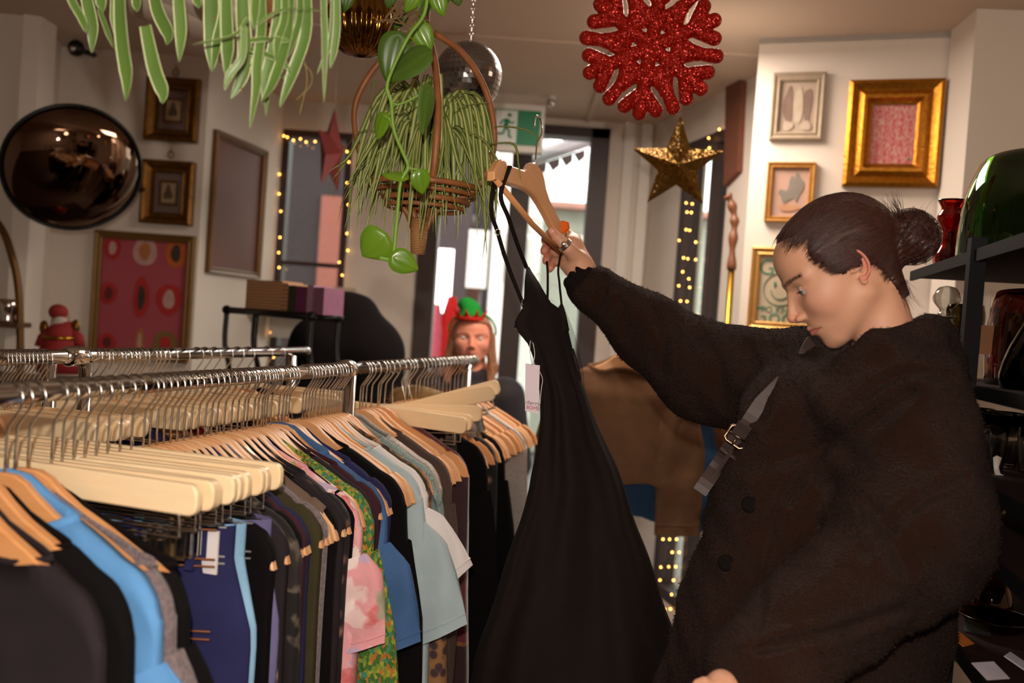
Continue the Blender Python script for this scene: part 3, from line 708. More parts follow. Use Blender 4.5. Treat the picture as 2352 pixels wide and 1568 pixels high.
lights('string of warm lights down the left edge of left window', [wb(a, b) for a, b in ((642, 400), (641, 445), (645, 485), (643, 545), (640, 580), (641, 614), (632, 700), (622, 763), (628, 820))])
def gw_(px, py, o=.02): return Pw(px, py, g0 + gn * o, gn)
lights('dense string of warm lights down the dark post beside gold star', [gw_(a, b) for a, b in ((1652, 297), (1628, 317), (1629, 340), (1600, 350), (1590, 420), (1576, 466), (1578, 487), (1576, 527), (1560, 552), (1570, 592), (1568, 624), (1559, 656), (1563, 691), (1554, 717), (1556, 760), (1560, 840), (1548, 900))])
lights('second string of warm lights on the dark post, set further right', [gw_(a, b, .022) for a, b in ((1590, 468), (1588, 488), (1584, 529), (1598, 556), (1580, 594), (1598, 596), (1582, 640), (1584, 660), (1578, 692), (1582, 719), (1576, 800), (1566, 935), (1562, 978), (1572, 1010))])
lights('string of warm lights low down between the dress and coat', [gw_(a, b) for a, b in ((1532, 1110), (1529, 1141), (1510, 1169), (1527, 1206), (1523, 1238), (1544, 1268), (1518, 1302), (1516, 1332), (1543, 1365), (1527, 1398))])
lights('second low string of warm lights, right of the other', [gw_(a, b, .022) for a, b in ((1546, 1142), (1553, 1169), (1537, 1206), (1553, 1206), (1538, 1238), (1554, 1238), (1560, 1268), (1536, 1301), (1552, 1301), (1547, 1332), (1540, 1398))])
# ------------------------------------------------------------------ plants
def leafmat(name, c1, c2, edge=(225, 232, 190), rough=.38):
    t = NT(name); t.col(t.mix(t.noise(25, t.co((1, 1, .3))), c1, c2)); t.set(rough=rough, spec=.4, sss=0); return t.m
spg = leafmat('spider_leaf_green', (102, 130, 58), (70, 98, 40)); spe = simple('spider_leaf_cream', (222, 226, 178), .45, var=.05)
spg2 = leafmat('dark_spider_green', (112, 126, 56), (74, 92, 34)); spe2 = simple('spider_stripe_cream', (172, 172, 108), .5, var=.05)
def blade(path, w, mats, mid=False, parent=None, kink=.3, side=None):
    """a folded strap leaf with pale margins (or a pale middle): two material slots in one mesh"""
    k = len(path); vs = []; fs = []; mi = []
    for i, p in enumerate(path):
        t_ = i / (k - 1); ww = w * (.8 + .2 * math.sin(min(1, t_ * 2) * PI / 2)) * ((1 - t_ ** 3.2) if mid else min(1, ((1 - t_) / .3)) ** .7) + .0004
        tg = (path[min(i + 1, k - 1)] - path[max(i - 1, 0)]).normalized()
        sd = side if side is not None else Vector((1, 0, 0)); sd = (sd - tg * sd.dot(tg)).normalized(); nn = tg.cross(sd)
        a = .42 if mid else .86
        for x in (-1, -a, 0, a, 1): vs.append(p + sd * (x * ww / 2) + nn * (abs(x) * ww * kink * .5))
    for i in range(k - 1):
        for j in range(4):
            q = i * 5 + j; fs.append((q, q + 1, q + 6, q + 5)); mi.append((1 if j in (1, 2) else 0) if mid else (1 if j in (0, 3) else 0))
    me = bpy.data.meshes.new('leaf'); off = org(parent); me.from_pydata([tuple(v - off) for v in vs], [], fs)
    for m in mats: me.materials.append(m)
    me.polygons.foreach_set('material_index', mi); me.polygons.foreach_set('use_smooth', [True] * len(fs)); me.update()
    sol = None
    o = bpy.data.objects.new('leaf', me); COL.objects.link(o); o.parent = parent; return o
# --- big spider plant top left
p1c = P(420, -60, 1.12); sp1 = thing('spider_plant', p1c, 'large hanging spider plant with broad cream-edged leaves at top left', 'plant')
potm = simple('white_glazed_pot', (196, 180, 160), .6, var=.08)
pc = P(400, -35, 1.13); tilt = Matrix.Rotation(math.radians(14), 3, 'Y')
obj('pot', MB().lathe([(0, -.085), (.05, -.084), (.1, -.07), (.14, -.045), (.16, -.012), (.168, .03), (.16, .03), (.15, -.01), (.13, -.03), (.05, -.05), (0, -.052)], P(415, -85, 1.24), 48, tilt), potm, sp1)
obj('saucer', MB().lathe([(0, -.004), (.10, -.004), (.125, .006), (.128, .016), (.12, .016), (.1, .006), (0, .004)], P(372, 12, 1.2), 40, tilt), potm, sp1)
def L1(pts, w, d0=1.1, mats=(spg, spe), n=5, kink=.3):
    pp = [P(a, b, d0 + (dd[0] if dd else 0)) for (a, b, *dd) in pts]; blade(bez(pp, n), w / FPX * d0, mats, False, sp1, kink, side=Vector((1, R.uniform(-.25, .35), 0)))
for pts, w in [
    ([(188, -60), (200, 0), (212, 60), (211, 122)], 26), ([(150, -50), (165, 0), (190, 45), (197, 75)], 18), ([(228, 20), (243, 60), (262, 112)], 12),
    ([(262, -60), (266, 0), (266, 40), (265, 82)], 24), ([(276, -50), (278, 40), (284, 110), (293, 175), (290, 232)], 34), ([(318, -40), (315, 0), (316, 28)], 22),
    ([(335, 60), (345, 110), (358, 165), (374, 210), (374, 238)], 32), ([(352, -40), (360, 10), (370, 40), (388, 78), (384, 104)], 32), ([(410, -50), (412, 10), (416, 70), (412, 142)], 27),
    ([(484, -50), (486, 20), (488, 100), (487, 165)], 36), ([(512, -50), (515, 30), (502, 90), (488, 160)], 26), ([(520, -40), (522, 60), (524, 110), (519, 178)], 30),
    ([(556, -50), (558, 40), (562, 110), (556, 175), (530, 228)], 32), ([(590, -60), (588, 0), (584, 70)], 22), ([(600, -50), (602, 60), (592, 150), (590, 200), (574, 296)], 24),
    ([(640, -60), (640, 30), (628, 110), (612, 180), (604, 240)], 26), ([(668, -60), (666, 40), (655, 110), (628, 190), (600, 235)], 26), ([(700, -60), (705, 20), (700, 90), (668, 180), (642, 248)], 26),
    ([(742, -60), (744, 30), (746, 100), (744, 235)], 14), ([(766, -50), (765, 30), (758, 100), (728, 170)], 12), ([(772, -50), (774, 50), (768, 110), (758, 158)], 16), ([(560, 60), (556, 130), (528, 170), (516, 208)], 16),
    ([(572, 120), (600, 130), (630, 160), (660, 185)], 14), ([(578, 116), (610, 160), (614, 200), (611, 268)], 13), ([(575, 112), (620, 128), (650, 140), (672, 178)], 13), ([(640, 24), (680, 18), (735, 22)], 12),
    ([(590, 56), (640, 24), (700, 20), (740, 24)], 8), ([(575, 92), (620, 88), (670, 95)], 14), ([(570, 40), (540, 80), (470, 98), (440, 104)], 9), ([(655, -40), (655, 40), (640, 90), (632, 140)], 20), ([(688, -40), (690, 30), (676, 90), (650, 150)], 18),
    ([(238, -60), (232, -10), (236, 30)], 24), ([(440, -60), (452, -10), (458, 20)], 22)]:
    L1(pts, w, 1.06 + R.uniform(-.03, .05))
m = MB()
for pts in ([(578, 130), (540, 170), (500, 150)], [(610, 120), (700, 150), (716, 190), (680, 230)], [(690, 100), (705, 180), (688, 262)], [(560, 70), (500, 40), (470, 60)], [(600, 110), (560, 180), (555, 215)]): m.tube(bez([P(a, b, 1.1) for a, b in pts], 6), .0006, 4)
obj('runner', m, simple('dry_runner', (150, 130, 70), .7), sp1)
# braided hanger rope
m = MB()
for k in range(3):
    m.tube([P(618 + (i * .2), -60 + i * 6, 1.14) + Vector((math.cos(i * .8 + k * 2.1) * .004, math.sin(i * .8 + k * 2.1) * .004, 0)) for i in range(34)], .0042, 6)
rp_ = obj('rope', m, simple('jute', (128, 84, 50), .9, bump=.5), sp1)
# suspension cords up to the ceiling
m = MB()
for px in (250, 420, 590): q = P(px, -60, 1.15); m.tube([q, Vector((p1c.x, p1c.y, CZ))], .0025, 6)
obj('cord', m, simple('cord_jute', (150, 120, 80), .9), sp1)
# --- rattan basket with second spider plant
RD = 1.62
rat = NT('rattan'); wv = rat.wave(40, rat.co((0, 0, 6)), 1); rat.col(rat.mix(rat.noise(40), (160, 98, 52), (108, 62, 30))); rat.set(rough=.5); rat = rat.m
bk = thing('rattan_basket', P(985, 300, RD), 'teardrop rattan hanging basket in the middle of the ceiling plants', 'basket')
cxp = 978
def rb(px, py, dd=0): return P(px, py, RD + dd)
arcs = [[(998, 76, 0), (1060, 120, -.01), (1110, 195, -.02), (1133, 280, -.02), (1130, 360, -.02), (1095, 430, -.02), (1035, 465, -.01), (975, 478, 0), (905, 455, 0), (850, 400, .01), (822, 330, .01), (815, 250, .01), (838, 190, .0), (875, 140, 0), (920, 100, 0), (960, 78, 0)],
        [(985, 85, 0), (1000, 150, -.05), (1006, 240, -.09), (1002, 330, -.1), (992, 420, -.08), (972, 480, -.02)], [(975, 85, 0), (955, 180, .09), (950, 300, .12), (960, 400, .09), (965, 480, .02)]]
for i, a in enumerate(arcs): obj('hoop', MB().tube(bez([rb(*q) for q in a], 5), .0065 if i else .0058, 8), rat, bk)
for (py, rx, rz) in ((430, 124 / FPX * RD, 14), (462, 96 / FPX * RD, 10)):
    c_ = rb(cxp, py); obj('ring', MB().tube([c_ + Vector((math.cos(a) * rx, math.sin(a) * rx, 0)) for a in [i * 2 * PI / 40 for i in range(40)]], .0052, 8, closed=True), rat, bk)
    obj('ring', MB().tube([c_ + Vector((math.cos(a) * rx * .93, math.sin(a) * rx * .93, -.012)) for a in [i * 2 * PI / 40 for i in range(40)]], .004, 8, closed=True), rat, bk)
for (x0, x1) in ((905, 952), (1045, 975), (935, 958), (1010, 968)):
    obj('stay', MB().tube(bez([rb(x0, 462, R.uniform(-.03, .03)), rb((x0 * .4 + x1 * .6), 485, 0), rb(x1, 530)], 5), .006, 8), rat, bk)
t = NT('wrapped_cane'); t.col(t.mix(t.wave(110, t.co((0, 0, 1)), 0, 'Z'), (196, 142, 86), (140, 92, 52))); t.set(rough=.6); t.bump(t.wave(110, t.co((0, 0, 1)), 0, 'Z'), .6, .002)
obj('wrapped_base', MB().lathe([(0, -.033), (.0125, -.032), (.015, 0), (.0165, .03), (0, .031)], rb(962, 542), 20), t.m, bk)
for i in range(3): obj('loop', MB().tube(bez([rb(1000 + i * 4, 340), rb(1020 + i * 6, 370, -.02), rb(1030 + i * 6, 430, -.02), rb(1000, 470, 0)], 5), .0035, 6), rat, bk)
obj('hook_cord', MB().tube([rb(985, 80), rb(983, 40), Vector((rb(983, 40).x, rb(983, 40).y, CZ))], .003, 6), rat, bk)
pot2 = thing('plant_pot', rb(985, 400), 'glossy dark plant pot inside rattan basket', 'pot')
t = NT('dark_glaze'); t.col((40, 36, 50)); t.set(rough=.12, spec=.6); obj('pot', MB().lathe([(0, -.06), (.04, -.06), (.05, -.03), (.056, .045), (.052, .05), (.047, .04), (.04, -.04), (0, -.045)], rb(985, 385), 32), t.m, pot2)
sp2 = thing('spider_plant', rb(985, 330), 'bushy striped spider plant filling the rattan basket', 'plant')
obj('soil', MB().lathe([(0, 0), (.046, 0)], rb(985, 385) + Zv * .035, 20), simple('soil', (40, 26, 18), .9), sp2)
cr = rb(985, 352) ; nlf = 0
for k in range(165):
    a = R.uniform(0, 2 * PI); L = R.uniform(.08, .2); hgt = R.uniform(.03, .11) * (1.15 if k % 3 == 0 else 1); out = R.uniform(.03, .094); 
    if math.sin(a) > 0 and R.random() < .6: a = -a
    d = Vector((math.cos(a), math.sin(a) * .8, 0)); st = cr + d * .02
    drop = L * R.uniform(.5, 1.02)
    tw = Vector((R.uniform(-.03, .03), R.uniform(-.02, .02), 0)); pts = [st, st + d * (out * .4) + Zv * hgt, st + d * (out * .85) + Zv * (hgt * .8), st + d * (out * 1.2) - Zv * (drop * .3) + tw * .4, st + d * (out * 1.35 + R.uniform(-.01, .015)) - Zv * drop + tw]
    sd = d.cross(Zv); sd = (d.cross(Zv) * .35 + Vector((1, R.uniform(-.7, .7), 0))); blade(bez(pts, 4), R.uniform(.0065, .0105), (spg2, spe2), True, sp2, .25, side=sd)
for pts in ([(860, 200), (858, 186), (853, 250), (848, 310)], [(1135, 290), (1170, 290), (1215, 300), (1240, 325)], [(1120, 330), (1180, 330), (1192, 380), (1198, 420)], [(960, 170), (950, 200), (930, 230)], [(1010, 250), (1060, 215), (1090, 215), (1110, 230)], [(1040, 260), (1080, 240), (1130, 235)], [(1060, 300), (1110, 320), (1150, 380), (1165, 430)], [(900, 330), (850, 370), (800, 430), (772, 520)], [(900, 330), (840, 300), (790, 350), (765, 460)], [(870, 340), (820, 400), (806, 470), (800, 560)]):
    blade(bez([rb(a, b, -.06) for a, b in pts], 5), .007, (spg2, spe2), True, sp2, .25, side=Vector((0.5, -.8, 0.2)))
# --- pothos
po = thing('trailing_pothos', rb(975, -10, -.1), 'trailing pothos vine with glossy heart-shaped leaves in front of the basket', 'plant')
pm1 = leafmat('pothos_leaf', (108, 142, 32), (74, 108, 22), rough=.25); pm2 = leafmat('pothos_leaf_dark', (74, 100, 30), (52, 76, 24), rough=.35); stm = simple('pothos_stem', (120, 160, 50), .5)
def heart(c, tip, w, mat, nrm=None, cup=.18):
    ax = tip - c; L = ax.length; ax.normalize(); n = (nrm or (CAM - c)).normalized(); n = (n - ax * n.dot(ax)).normalized(); sd = ax.cross(n); m = MB()
    def f(u_, v_):
        x = 2 * u_ - 1; hw = w * (max(0, math.sin(PI * min(1, v_ ** .62))) ** .75) * .5; back = .16 * L * (abs(x) ** 1.5) * (1 - v_) ** 2
        yy = v_ * L - (back if v_ < .5 else 0); return c + ax * yy + sd * (x * hw) - n * (cup * w * (x * x) * .5 + .12 * L * (v_ - .3) ** 2) + n * (.01 * w * math.cos(x * 9))
    m.grid(f, 15, 16); return obj('leaf', m, mat, po)
PD = 1.38
def q_(px, py, dd=0): return P(px, py, PD + dd)
for (a, b, w, mt, dd, nn) in [((915, 85), (890, 190), 80, pm2, .0, None), ((975, 120), (885, 180), 76, pm2, -.02, Vector((.3, -1, .7))), ((880, 545), (830, 590), 84, pm1, -.06, None), ((905, 590), (962, 620), 56, pm1, -.06, None),
        ((960, 60), (990, 118), 52, pm1, 0, None), ((985, 205), (975, 310), 48, pm2, -.05, Vector((.6, -.6, 0))), ((880, 265), (862, 320), 42, pm1, -.04, Vector((-.4, -1, .3))), ((930, 405), (875, 395), 34, pm1, -.05, Vector((0, -1, .9))), ((965, 395), (972, 447), 46, pm1, -.05, Vector((.3, -1, .2))),
        ((800, -20), (790, 28), 40, pm2, .1, None), ((1000, -20), (1018, 38), 42, pm1, 0, None), ((1030, -30), (1000, 20), 40, pm2, 0, None), ((960, -20), (930, 30), 36, pm1, 0, None), ((985, 0), (960, 55), 34, pm2, .02, Vector((.7, -.7, .2))), ((930, 30), (905, 70), 30, pm2, .05, None), ((1045, -25), (1055, 15), 36, pm2, .05, None), ((900, -20), (890, 20), 34, pm2, .05, None)]:
    heart(q_(*a, dd), q_(*b, dd + .01), w / FPX * PD, mt, nn)
for pts, r_ in (([(985, -60), (975, 30), (935, 90), (890, 190), (898, 235), (905, 300), (925, 350), (937, 385), (920, 420), (912, 500), (903, 596)], .0026), ([(898, 235), (915, 240), (945, 228), (972, 212)], .0016), ([(905, 300), (895, 275), (880, 265)], .0014), ([(903, 596), (890, 595), (872, 592)], .0036), ([(937, 385), (925, 400)], .0015), ([(937, 385), (960, 390)], .0015), ([(903, 510), (900, 550), (888, 560)], .001)):
    obj('stem', MB().tube(bez([q_(a, b, -.05) for a, b in pts], 6), r_, 7), stm, po)
m = MB()
for k in range(16):
    a = q_(R.uniform(905, 960), R.uniform(0, 60), .02); m.tube(bez([a, a + Vector((R.uniform(-.03, .03), 0, R.uniform(-.03, .02))), a + Vector((R.uniform(-.03, .03), 0, -R.uniform(.02, .04)))], 5), .0014, 5)
obj('aerial_root', m, simple('root_brown', (112, 84, 46), .8), po)
obj('stem', MB().tube([q_(985, -60), Vector((q_(985, -60).x, q_(985, -60).y, CZ))], .003, 6), stm, po)
# ------------------------------------------------------------------ clothes rails
def proj(v):
    d = Vector(v) - CAM; z = d.dot(_f); return 1176 + FPX * d.dot(_r) / z, 784 - FPX * d.dot(_u) / z, z
BZ = 1.43
NA, NB = Pz(0, 906, BZ), Pz(1090, 826, BZ); FA, FB = Pz(0, 822, BZ), Pz(703, 806, BZ)
print('near bar', NA, NB, (NA - CAM).length, 'far', FA, FB)
ND = (NB - NA).normalized(); FD = (FB - FA).normalized()
NS = NA - ND * .45; FS = FA - FD * .7
def at(a, d, px):
    lo, hi = -.4, 6
    for _ in range(50):
        m = (lo + hi) / 2
        if proj(a + d * m)[2] < .05 or proj(a + d * m)[0] < px: lo = m
        else: hi = m
    return a + d * lo
def rail(name, label, s, e, posts):
    r = thing(name, Vector(((s.x + e.x) / 2, (s.y + e.y) / 2, 0)), label, 'clothes rail')
    d = (e - s).normalized(); pn = Vector((d.y, -d.x, 0))
    obj('bar', MB().tube([s, e], .0125, 20), W['chrome'], r); obj('end_cap', MB().sphere(e, .0135, 10), W['chrome'], r)
    for p in posts:
        obj('post', MB().tube([p - Zv * .012, Vector((p.x, p.y, .03))], .0125, 16), W['chrome'], r)
        obj('foot', MB().box((p.x, p.y, .015), (.05, .05, .03)).tube([Vector((p.x, p.y, .05)) - pn * .28, Vector((p.x, p.y, .05)) + pn * .28], .0125, 10), W['chrome'], r)
    return r
jn = at(NA, ND, 797)
nr = rail('clothes_rail', 'near chrome clothes rail packed with hangers across the foreground', NS, NB, [jn + ND * .02, NB - ND * .06, NS + ND * .05])
obj('coupling', MB().tube([jn - ND * .022, jn - ND * .012, jn + ND * .012, jn + ND * .022], [.0126, .0195, .0195, .0126], 20), W['chrome'], nr)
fj = at(FA, FD, 172)
frr = rail('clothes_rail', 'far chrome clothes rail with wire hooks below the left wall', FS, FB, [fj - FD * .06, fj + FD * .03, at(FA, FD, 672), FS + FD * .05])
obj('coupling', MB().tube([fj - FD * .03, fj - FD * .018, fj + FD * .018, fj + FD * .03], [.0126, .019, .019, .0126], 20), W['chrome'], frr)

# hanger prototypes (local: X across, Y along the bar, Z up, origin on the bar axis)
HT = [(0, -.088), (.018, -.089), (.034, -.096), (.05, -.109), (.075, -.125), (.12, -.145), (.163, -.166), (.171, -.173), (.179, -.171), (.2, -.182), (.217, -.2), (.226, -.222)]
HBt = [(.214, -.224), (.19, -.213), (.165, -.203), (.12, -.182), (.07, -.163), (.035, -.148), (0, -.141)]
def htop(x): return interp(abs(x), HT)
def hook_path():
    c = (0, -.0055); r = .0188; pts = [(c[0] + r * math.cos(math.radians(a)), 0, c[1] + r * math.sin(math.radians(a))) for a in range(205, -36, -16)]
    return [Vector(p) for p in pts] + [Vector(p) for p in ((.009, 0, -.026), (.002, 0, -.036), (0, 0, -.046), (0, 0, -.092))]
def mk(name, cat='hanger'):
    r = bpy.data.objects.new(name, None); COL.objects.link(r); WL[r.name] = Vector(); r['category'] = cat; r['label'] = 'x'; return r
def hook_part(r):
    hp = bez(hook_path(), 2); return obj('hook', MB().tube(hp, .0017, 6).sphere(hp[0], .0026, 4), W['wire'], r, local=True)
def wood_hanger(mat):
    r = mk('wooden_hanger'); poly = HT[:] + HBt[:]; full = poly + [(-x, z) for x, z in reversed(poly) if x > 0]
    m = MB().prism(full, .0125, bev=.002)
    for v in m.v: v.y -= .45 * v.x * v.x
    obj('body', m, mat, r, local=True, angle=35); hook_part(r); return r
def clip_hanger():
    r = mk('clip_hanger'); pts = []
    w, h0, h1, rr = .212, -.088, -.124, .012
    for cx_, cz_, a0 in ((w - rr, h0 - rr, 90), (w - rr, h1 + rr, 0), (-w + rr, h1 + rr, -90), (-w + rr, h0 - rr, -180)):
        for k in range(5): a = math.radians(a0 - k * 22.5); pts.append((cx_ + rr * math.cos(a), cz_ + rr * math.sin(a)))
    obj('bar', MB().prism(pts, .012, bev=.002), W['pale'], r, local=True, angle=35)
    m = MB().tube(bez([(-.185, 0, -.12), (-.187, 0, -.145), (-.17, 0, -.152), (0, 0, -.152), (.17, 0, -.152), (.187, 0, -.145), (.185, 0, -.12)], 4), .0017, 6)
    obj('rod', m, W['wire'], r, local=True); hook_part(r)
    for s in (-1, 1):
        m = MB(); x = s * .14
        m.box((x, -.006, -.178), (.024, .002, .04)).box((x, .006, -.178), (.024, .002, .04))
        for k in range(4):
            for j in (-.007, .007): m.tube([Vector((x + j + math.cos(a) * .003, -.009 + math.sin(a) * .0015, -.148 - k * .005)) for a in [i * 2 * PI / 6 for i in range(6)]], .001, 4, closed=True)
        obj('clip', m, W['wire'], r, local=True, smooth=False)
    return r
hA = wood_hanger(W['wood']); hC = clip_hanger(); hO = wood_hanger(W['orangewood'])
def fm_(base, d, yaw=0, rollx=0):
    x = Vector((d.y, -d.x, 0)); m = Matrix(((x.x, d.x, 0, base.x), (x.y, d.y, 0, base.y), (0, 0, 1, base.z), (0, 0, 0, 1)))
    return m @ Matrix.Rotation(math.radians(yaw), 4, 'Z') @ Matrix.Rotation(math.radians(rollx), 4, 'Y')
NH = [0]
def hang(proto, base, d, yaw, label, group, rollx=0): NH[0] += 1; return dup(proto, fm_(base, d, yaw, rollx), label, group)

# garments ------------------------------------------------------------
def garm(name, label, cat, M, group=None):
    r = mk(name, cat); r['label'] = label
    if group: r['group'] = group
    r.matrix_world = M; return r
def body_fn(sw, cw, hw, L, th, neck, ph, folds=9, fa=.009, wob=.0):
    def f(u_, v_):
        cap_ = v_ < 1e-6; v_ = max(0, (v_ - 1 / 25) / (24 / 25)); a = 2 * PI * u_; c = math.cos(a); s = math.sin(a)
        w = interp(v_, [(0, sw), (.12, (sw + cw) / 2), (.3, cw), (1, hw)]); x = c * (abs(c) ** -.25 if abs(c) > 1e-3 else 1) * w
        x = max(-w, min(w, x)); x0 = x / w * sw
        zt = htop(x0) + .005
        if abs(x0) < neck: zt -= (.055 if s < 0 else .012) * (1 - (x0 / neck) ** 2)
        z = zt + (-L - zt) * v_
        if cap_ and abs(x0) >= neck: return Vector((x, -.45 * x0 * x0, zt + .003))
        t_ = max(.0125, th * (.3 + .7 * min(1, v_ * 5))); fo = fa * max(0, min(1, v_ * 2.5 - .2)) * (math.sin(x * 34 + ph) + .5 * math.sin(x * 71 + ph * 2 + v_ * 3))
        return Vector((x + wob * math.sin(v_ * 9 + ph), (math.copysign(abs(s) ** .3, s) * t_ + fo) - .45 * x0 * x0 * min(1, 1.2 - v_), z + .006 * math.sin(x * 30 + ph) * v_))
    return f
def sleeve_mb(s, sw, L, ang, r0, r1, th=.02, ph=0, z0=None):
    a = math.radians(ang); D = Vector((s * math.cos(a), 0, -math.sin(a))); Nn = Vector((s * math.sin(a), 0, math.cos(a)))
    zt = htop(sw) if z0 is None else z0; c0_ = Vector((s * (sw - r0 * .55), -.45 * sw * sw, zt - r0 * .75))
    def f(u_, v_):
        t_ = 2 * PI * u_; rr = r0 + (r1 - r0) * v_; k = 1 - .25 * (1 - min(1, v_ * 4)); bend = -.02 * v_ * v_
        return c0_ + D * (L * v_) + Nn * (math.cos(t_) * rr * k + bend) + Vector((0, math.sin(t_) * th * (1 + .2 * math.sin(v_ * 14 + ph)), .0)) + Vector((0, .004 * math.sin(t_ * 5 + ph + v_ * 6), 0))
    m = MB().grid(f, 26, 12, True)
    # turned cuff so the opening has thickness
    def g(u_, v_):
        p = f(u_, 1); q = f(u_, .86); c = c0_ + D * L * (1 - .14 * v_)
        return (p + (q - p) * v_) * .94 + c * .06 if v_ > 0 else p
    m.grid(g, 26, 3, True); return m
def top(label, mat, M, sw=.229, cw=.235, hw=.24, L=.7, th=.022, neck=.115, sl=None, name='shirt', cat='shirt', collar=None, ph=None, fa=.012, wob=0, buttons=None, group=None):
    ph = R.uniform(0, 6) if ph is None else ph; r = garm(name, label, cat, M, group)
    obj('body', MB().grid(body_fn(sw, cw, hw, L, th, neck, ph, fa=fa, wob=wob), 72, 26, True), mat, r, local=True)
    if sl:
        for s in (-1, 1):
            sm_ = sleeve_mb(s, sw, sl[0], sl[1], sl[2], sl[3], ph=ph + s); so = obj('sleeve', sm_, mat, r, local=True)
            obj('cuff_hem', MB().tube([sm_.v[26 * 10 + i] for i in range(26)], .0016, 5, closed=True), mat, so, local=True)
    pts = []
    for k in range(24):
        a = 2 * PI * k / 24; x = math.cos(a) * neck; fr = math.sin(a) < 0; pts.append(Vector((x, math.sin(a) * .012 - .003, htop(x) + .006 - (.055 if fr else .012) * (1 - (x / neck) ** 2))))
    obj('collar', MB().tube(pts, .005 if not collar else .011, 8, closed=True, flat=.6), mat if collar in (None, 1) else collar, r, local=True)
    return r
def jeans(label, mat, M, w=.185, L=.85, patch=None, stitch=None, name='jeans', hip=.215, tag_mat=None):
    r = garm(name, label, 'jeans', M); ph = R.uniform(0, 6); z0 = -.166
    def wf(v_): return interp(v_, [(0, w), (.08, w), (.35, hip), (.55, hip), (1, hip * .95)])
    def f(u_, v_):
        a = 2 * PI * u_; c = math.cos(a); x = c * (abs(c) ** -.3 if abs(c) > 1e-3 else 1); x = max(-1, min(1, x)) * wf(v_)
        return Vector((x, math.sin(a) * .022 + .005 * math.sin(x * 30 + ph) * v_ , z0 - .38 * v_ - .008 * (1 - (x / w) ** 2) * (1 if math.sin(a) < 0 else 0) * (1 - v_)))
    obj('hips', MB().grid(f, 64, 16, True), mat, r, local=True)
    for s in (-1, 1):
        def lg(u_, v_, s=s):
            a = 2 * PI * u_; c = math.cos(a); rx = interp(v_, [(0, hip * .5), (1, hip * .42)]); return Vector((s * (hip * .5 - .0 * v_) + c * rx, math.sin(a) * .022, z0 - .36 - (L - .36) * v_))
        obj('leg', MB().grid(lg, 30, 10, True), mat, r, local=True)
    def wbf(u_, v_):
        a = 2 * PI * u_; c = math.cos(a); x = c * (abs(c) ** -.3 if abs(c) > 1e-3 else 1); x = max(-1, min(1, x)) * (w + .003)
        return Vector((x, math.sin(a) * .025, z0 + .004 - .042 * v_ - .008 * (1 - (x / w) ** 2) * (1 if math.sin(a) < 0 else 0)))
    obj('waistband', MB().grid(wbf, 64, 4, True), mat, r, local=True)
    if stitch:
        m = MB()
        for zz in (.003, -.034, -.043, -.125, -.135):
            m.tube([Vector((x, -.0285 if zz > -.04 else -.0275 - .0045 * (1 - (x / w) ** 2), z0 + zz - .008 * (1 - (x / w) ** 2))) for x in [w * (-.96 + 1.92 * i / 16) for i in range(17)]], .0013, 4)
        obj('stitching', m, stitch, r, local=True)
        for x in (.05, -.05, .14, -.14): obj('belt_loop', MB().box((x, -.031, z0 - .022), (.011, .006, .058)), mat, r, local=True, smooth=False)
    if patch: obj('leather_patch', MB().box((.095 if tag_mat is None else .15, -.032, z0 - .03), (.07 if tag_mat is None else .04, .003, .055)), patch, r, local=True, smooth=False)
    return r
# fabrics
def knit(name, c, c2, sc=260, b=.5): 
    t = NT(name); n = t.vor(sc, t.co((1, 1, .6))); t.col(t.mix(n, c2, c)); t.set(rough=.95, sheen=.2); t.bump(n, b, .002); return t.m
def denim(name, c, c2, spec=.15):
    t = NT(name); n = t.noise(900, t.co((1, 1, .25)), 2); n2 = t.noise(7); t.col(t.mix(n2, t.mix(n, c, c2), tuple(min(255, int(x * 1.25) + 8) for x in c))); t.set(rough=.9, spec=.15); t.bump(n, .2, .001); return t.m
blk = simple('black_cotton', (16, 11, 12), .95, var=.3); char = simple('charcoal_wool', (44, 36, 40), .95, bump=.3); blkf = simple('black_fleece', (14, 10, 11), .98, bump=.8, bscale=500)
blue = simple('sky_blue_cotton', (92, 150, 206), .85, var=.06, bump=.1); greyk = knit('grey_knit', (128, 112, 112), (86, 74, 78))
navyd = denim('dark_indigo_denim', (34, 34, 70), (20, 20, 46)); ltd = denim('faded_blue_denim', (120, 156, 182), (76, 112, 144)); midd = denim('mid_blue_denim', (58, 86, 124), (38, 60, 96))
greyd = denim('grey_purple_denim', (92, 88, 122), (64, 60, 92)); white = simple('white_cotton', (226, 218, 216), .85, var=.03, bump=.1); pblue = simple('pale_blue_cotton', (172, 190, 194), .85, var=.03, bump=.1)
taupe = simple('taupe_suede', (118, 96, 82), .95); leath = simple('cream_patch', (232, 206, 150), .7, var=.15, nscale=12); orst = simple('orange_stitch', (150, 88, 44), .8)
t = NT('pink_floral'); nz_ = t.n('ShaderNodeTexNoise'); nz_.inputs['Scale'].default_value = 40; t.l(t.co(), nz_.inputs['Vector']); sc1 = t.n('ShaderNodeVectorMath', operation='SCALE'); sc1.inputs['Scale'].default_value = .035; t.l(nz_.outputs['Color'], sc1.inputs[0]); ad1 = t.n('ShaderNodeVectorMath', operation='ADD'); t.l(t.co(), ad1.inputs[0]); t.l(sc1.outputs[0], ad1.inputs[1]); n1 = t.vor(26, ad1.outputs[0], out='Color'); d1 = t.vor(26, ad1.outputs[0]); sx = t.sep(n1)
c_ = t.ramp(sx[0], [(0, (222, 140, 148)), (.3, (228, 196, 192)), (.45, (196, 40, 44)), (.58, (226, 150, 152)), (.7, (124, 138, 96)), (.8, (166, 150, 190)), (.92, (232, 214, 206)), (1, (214, 96, 104))], 'CONSTANT')
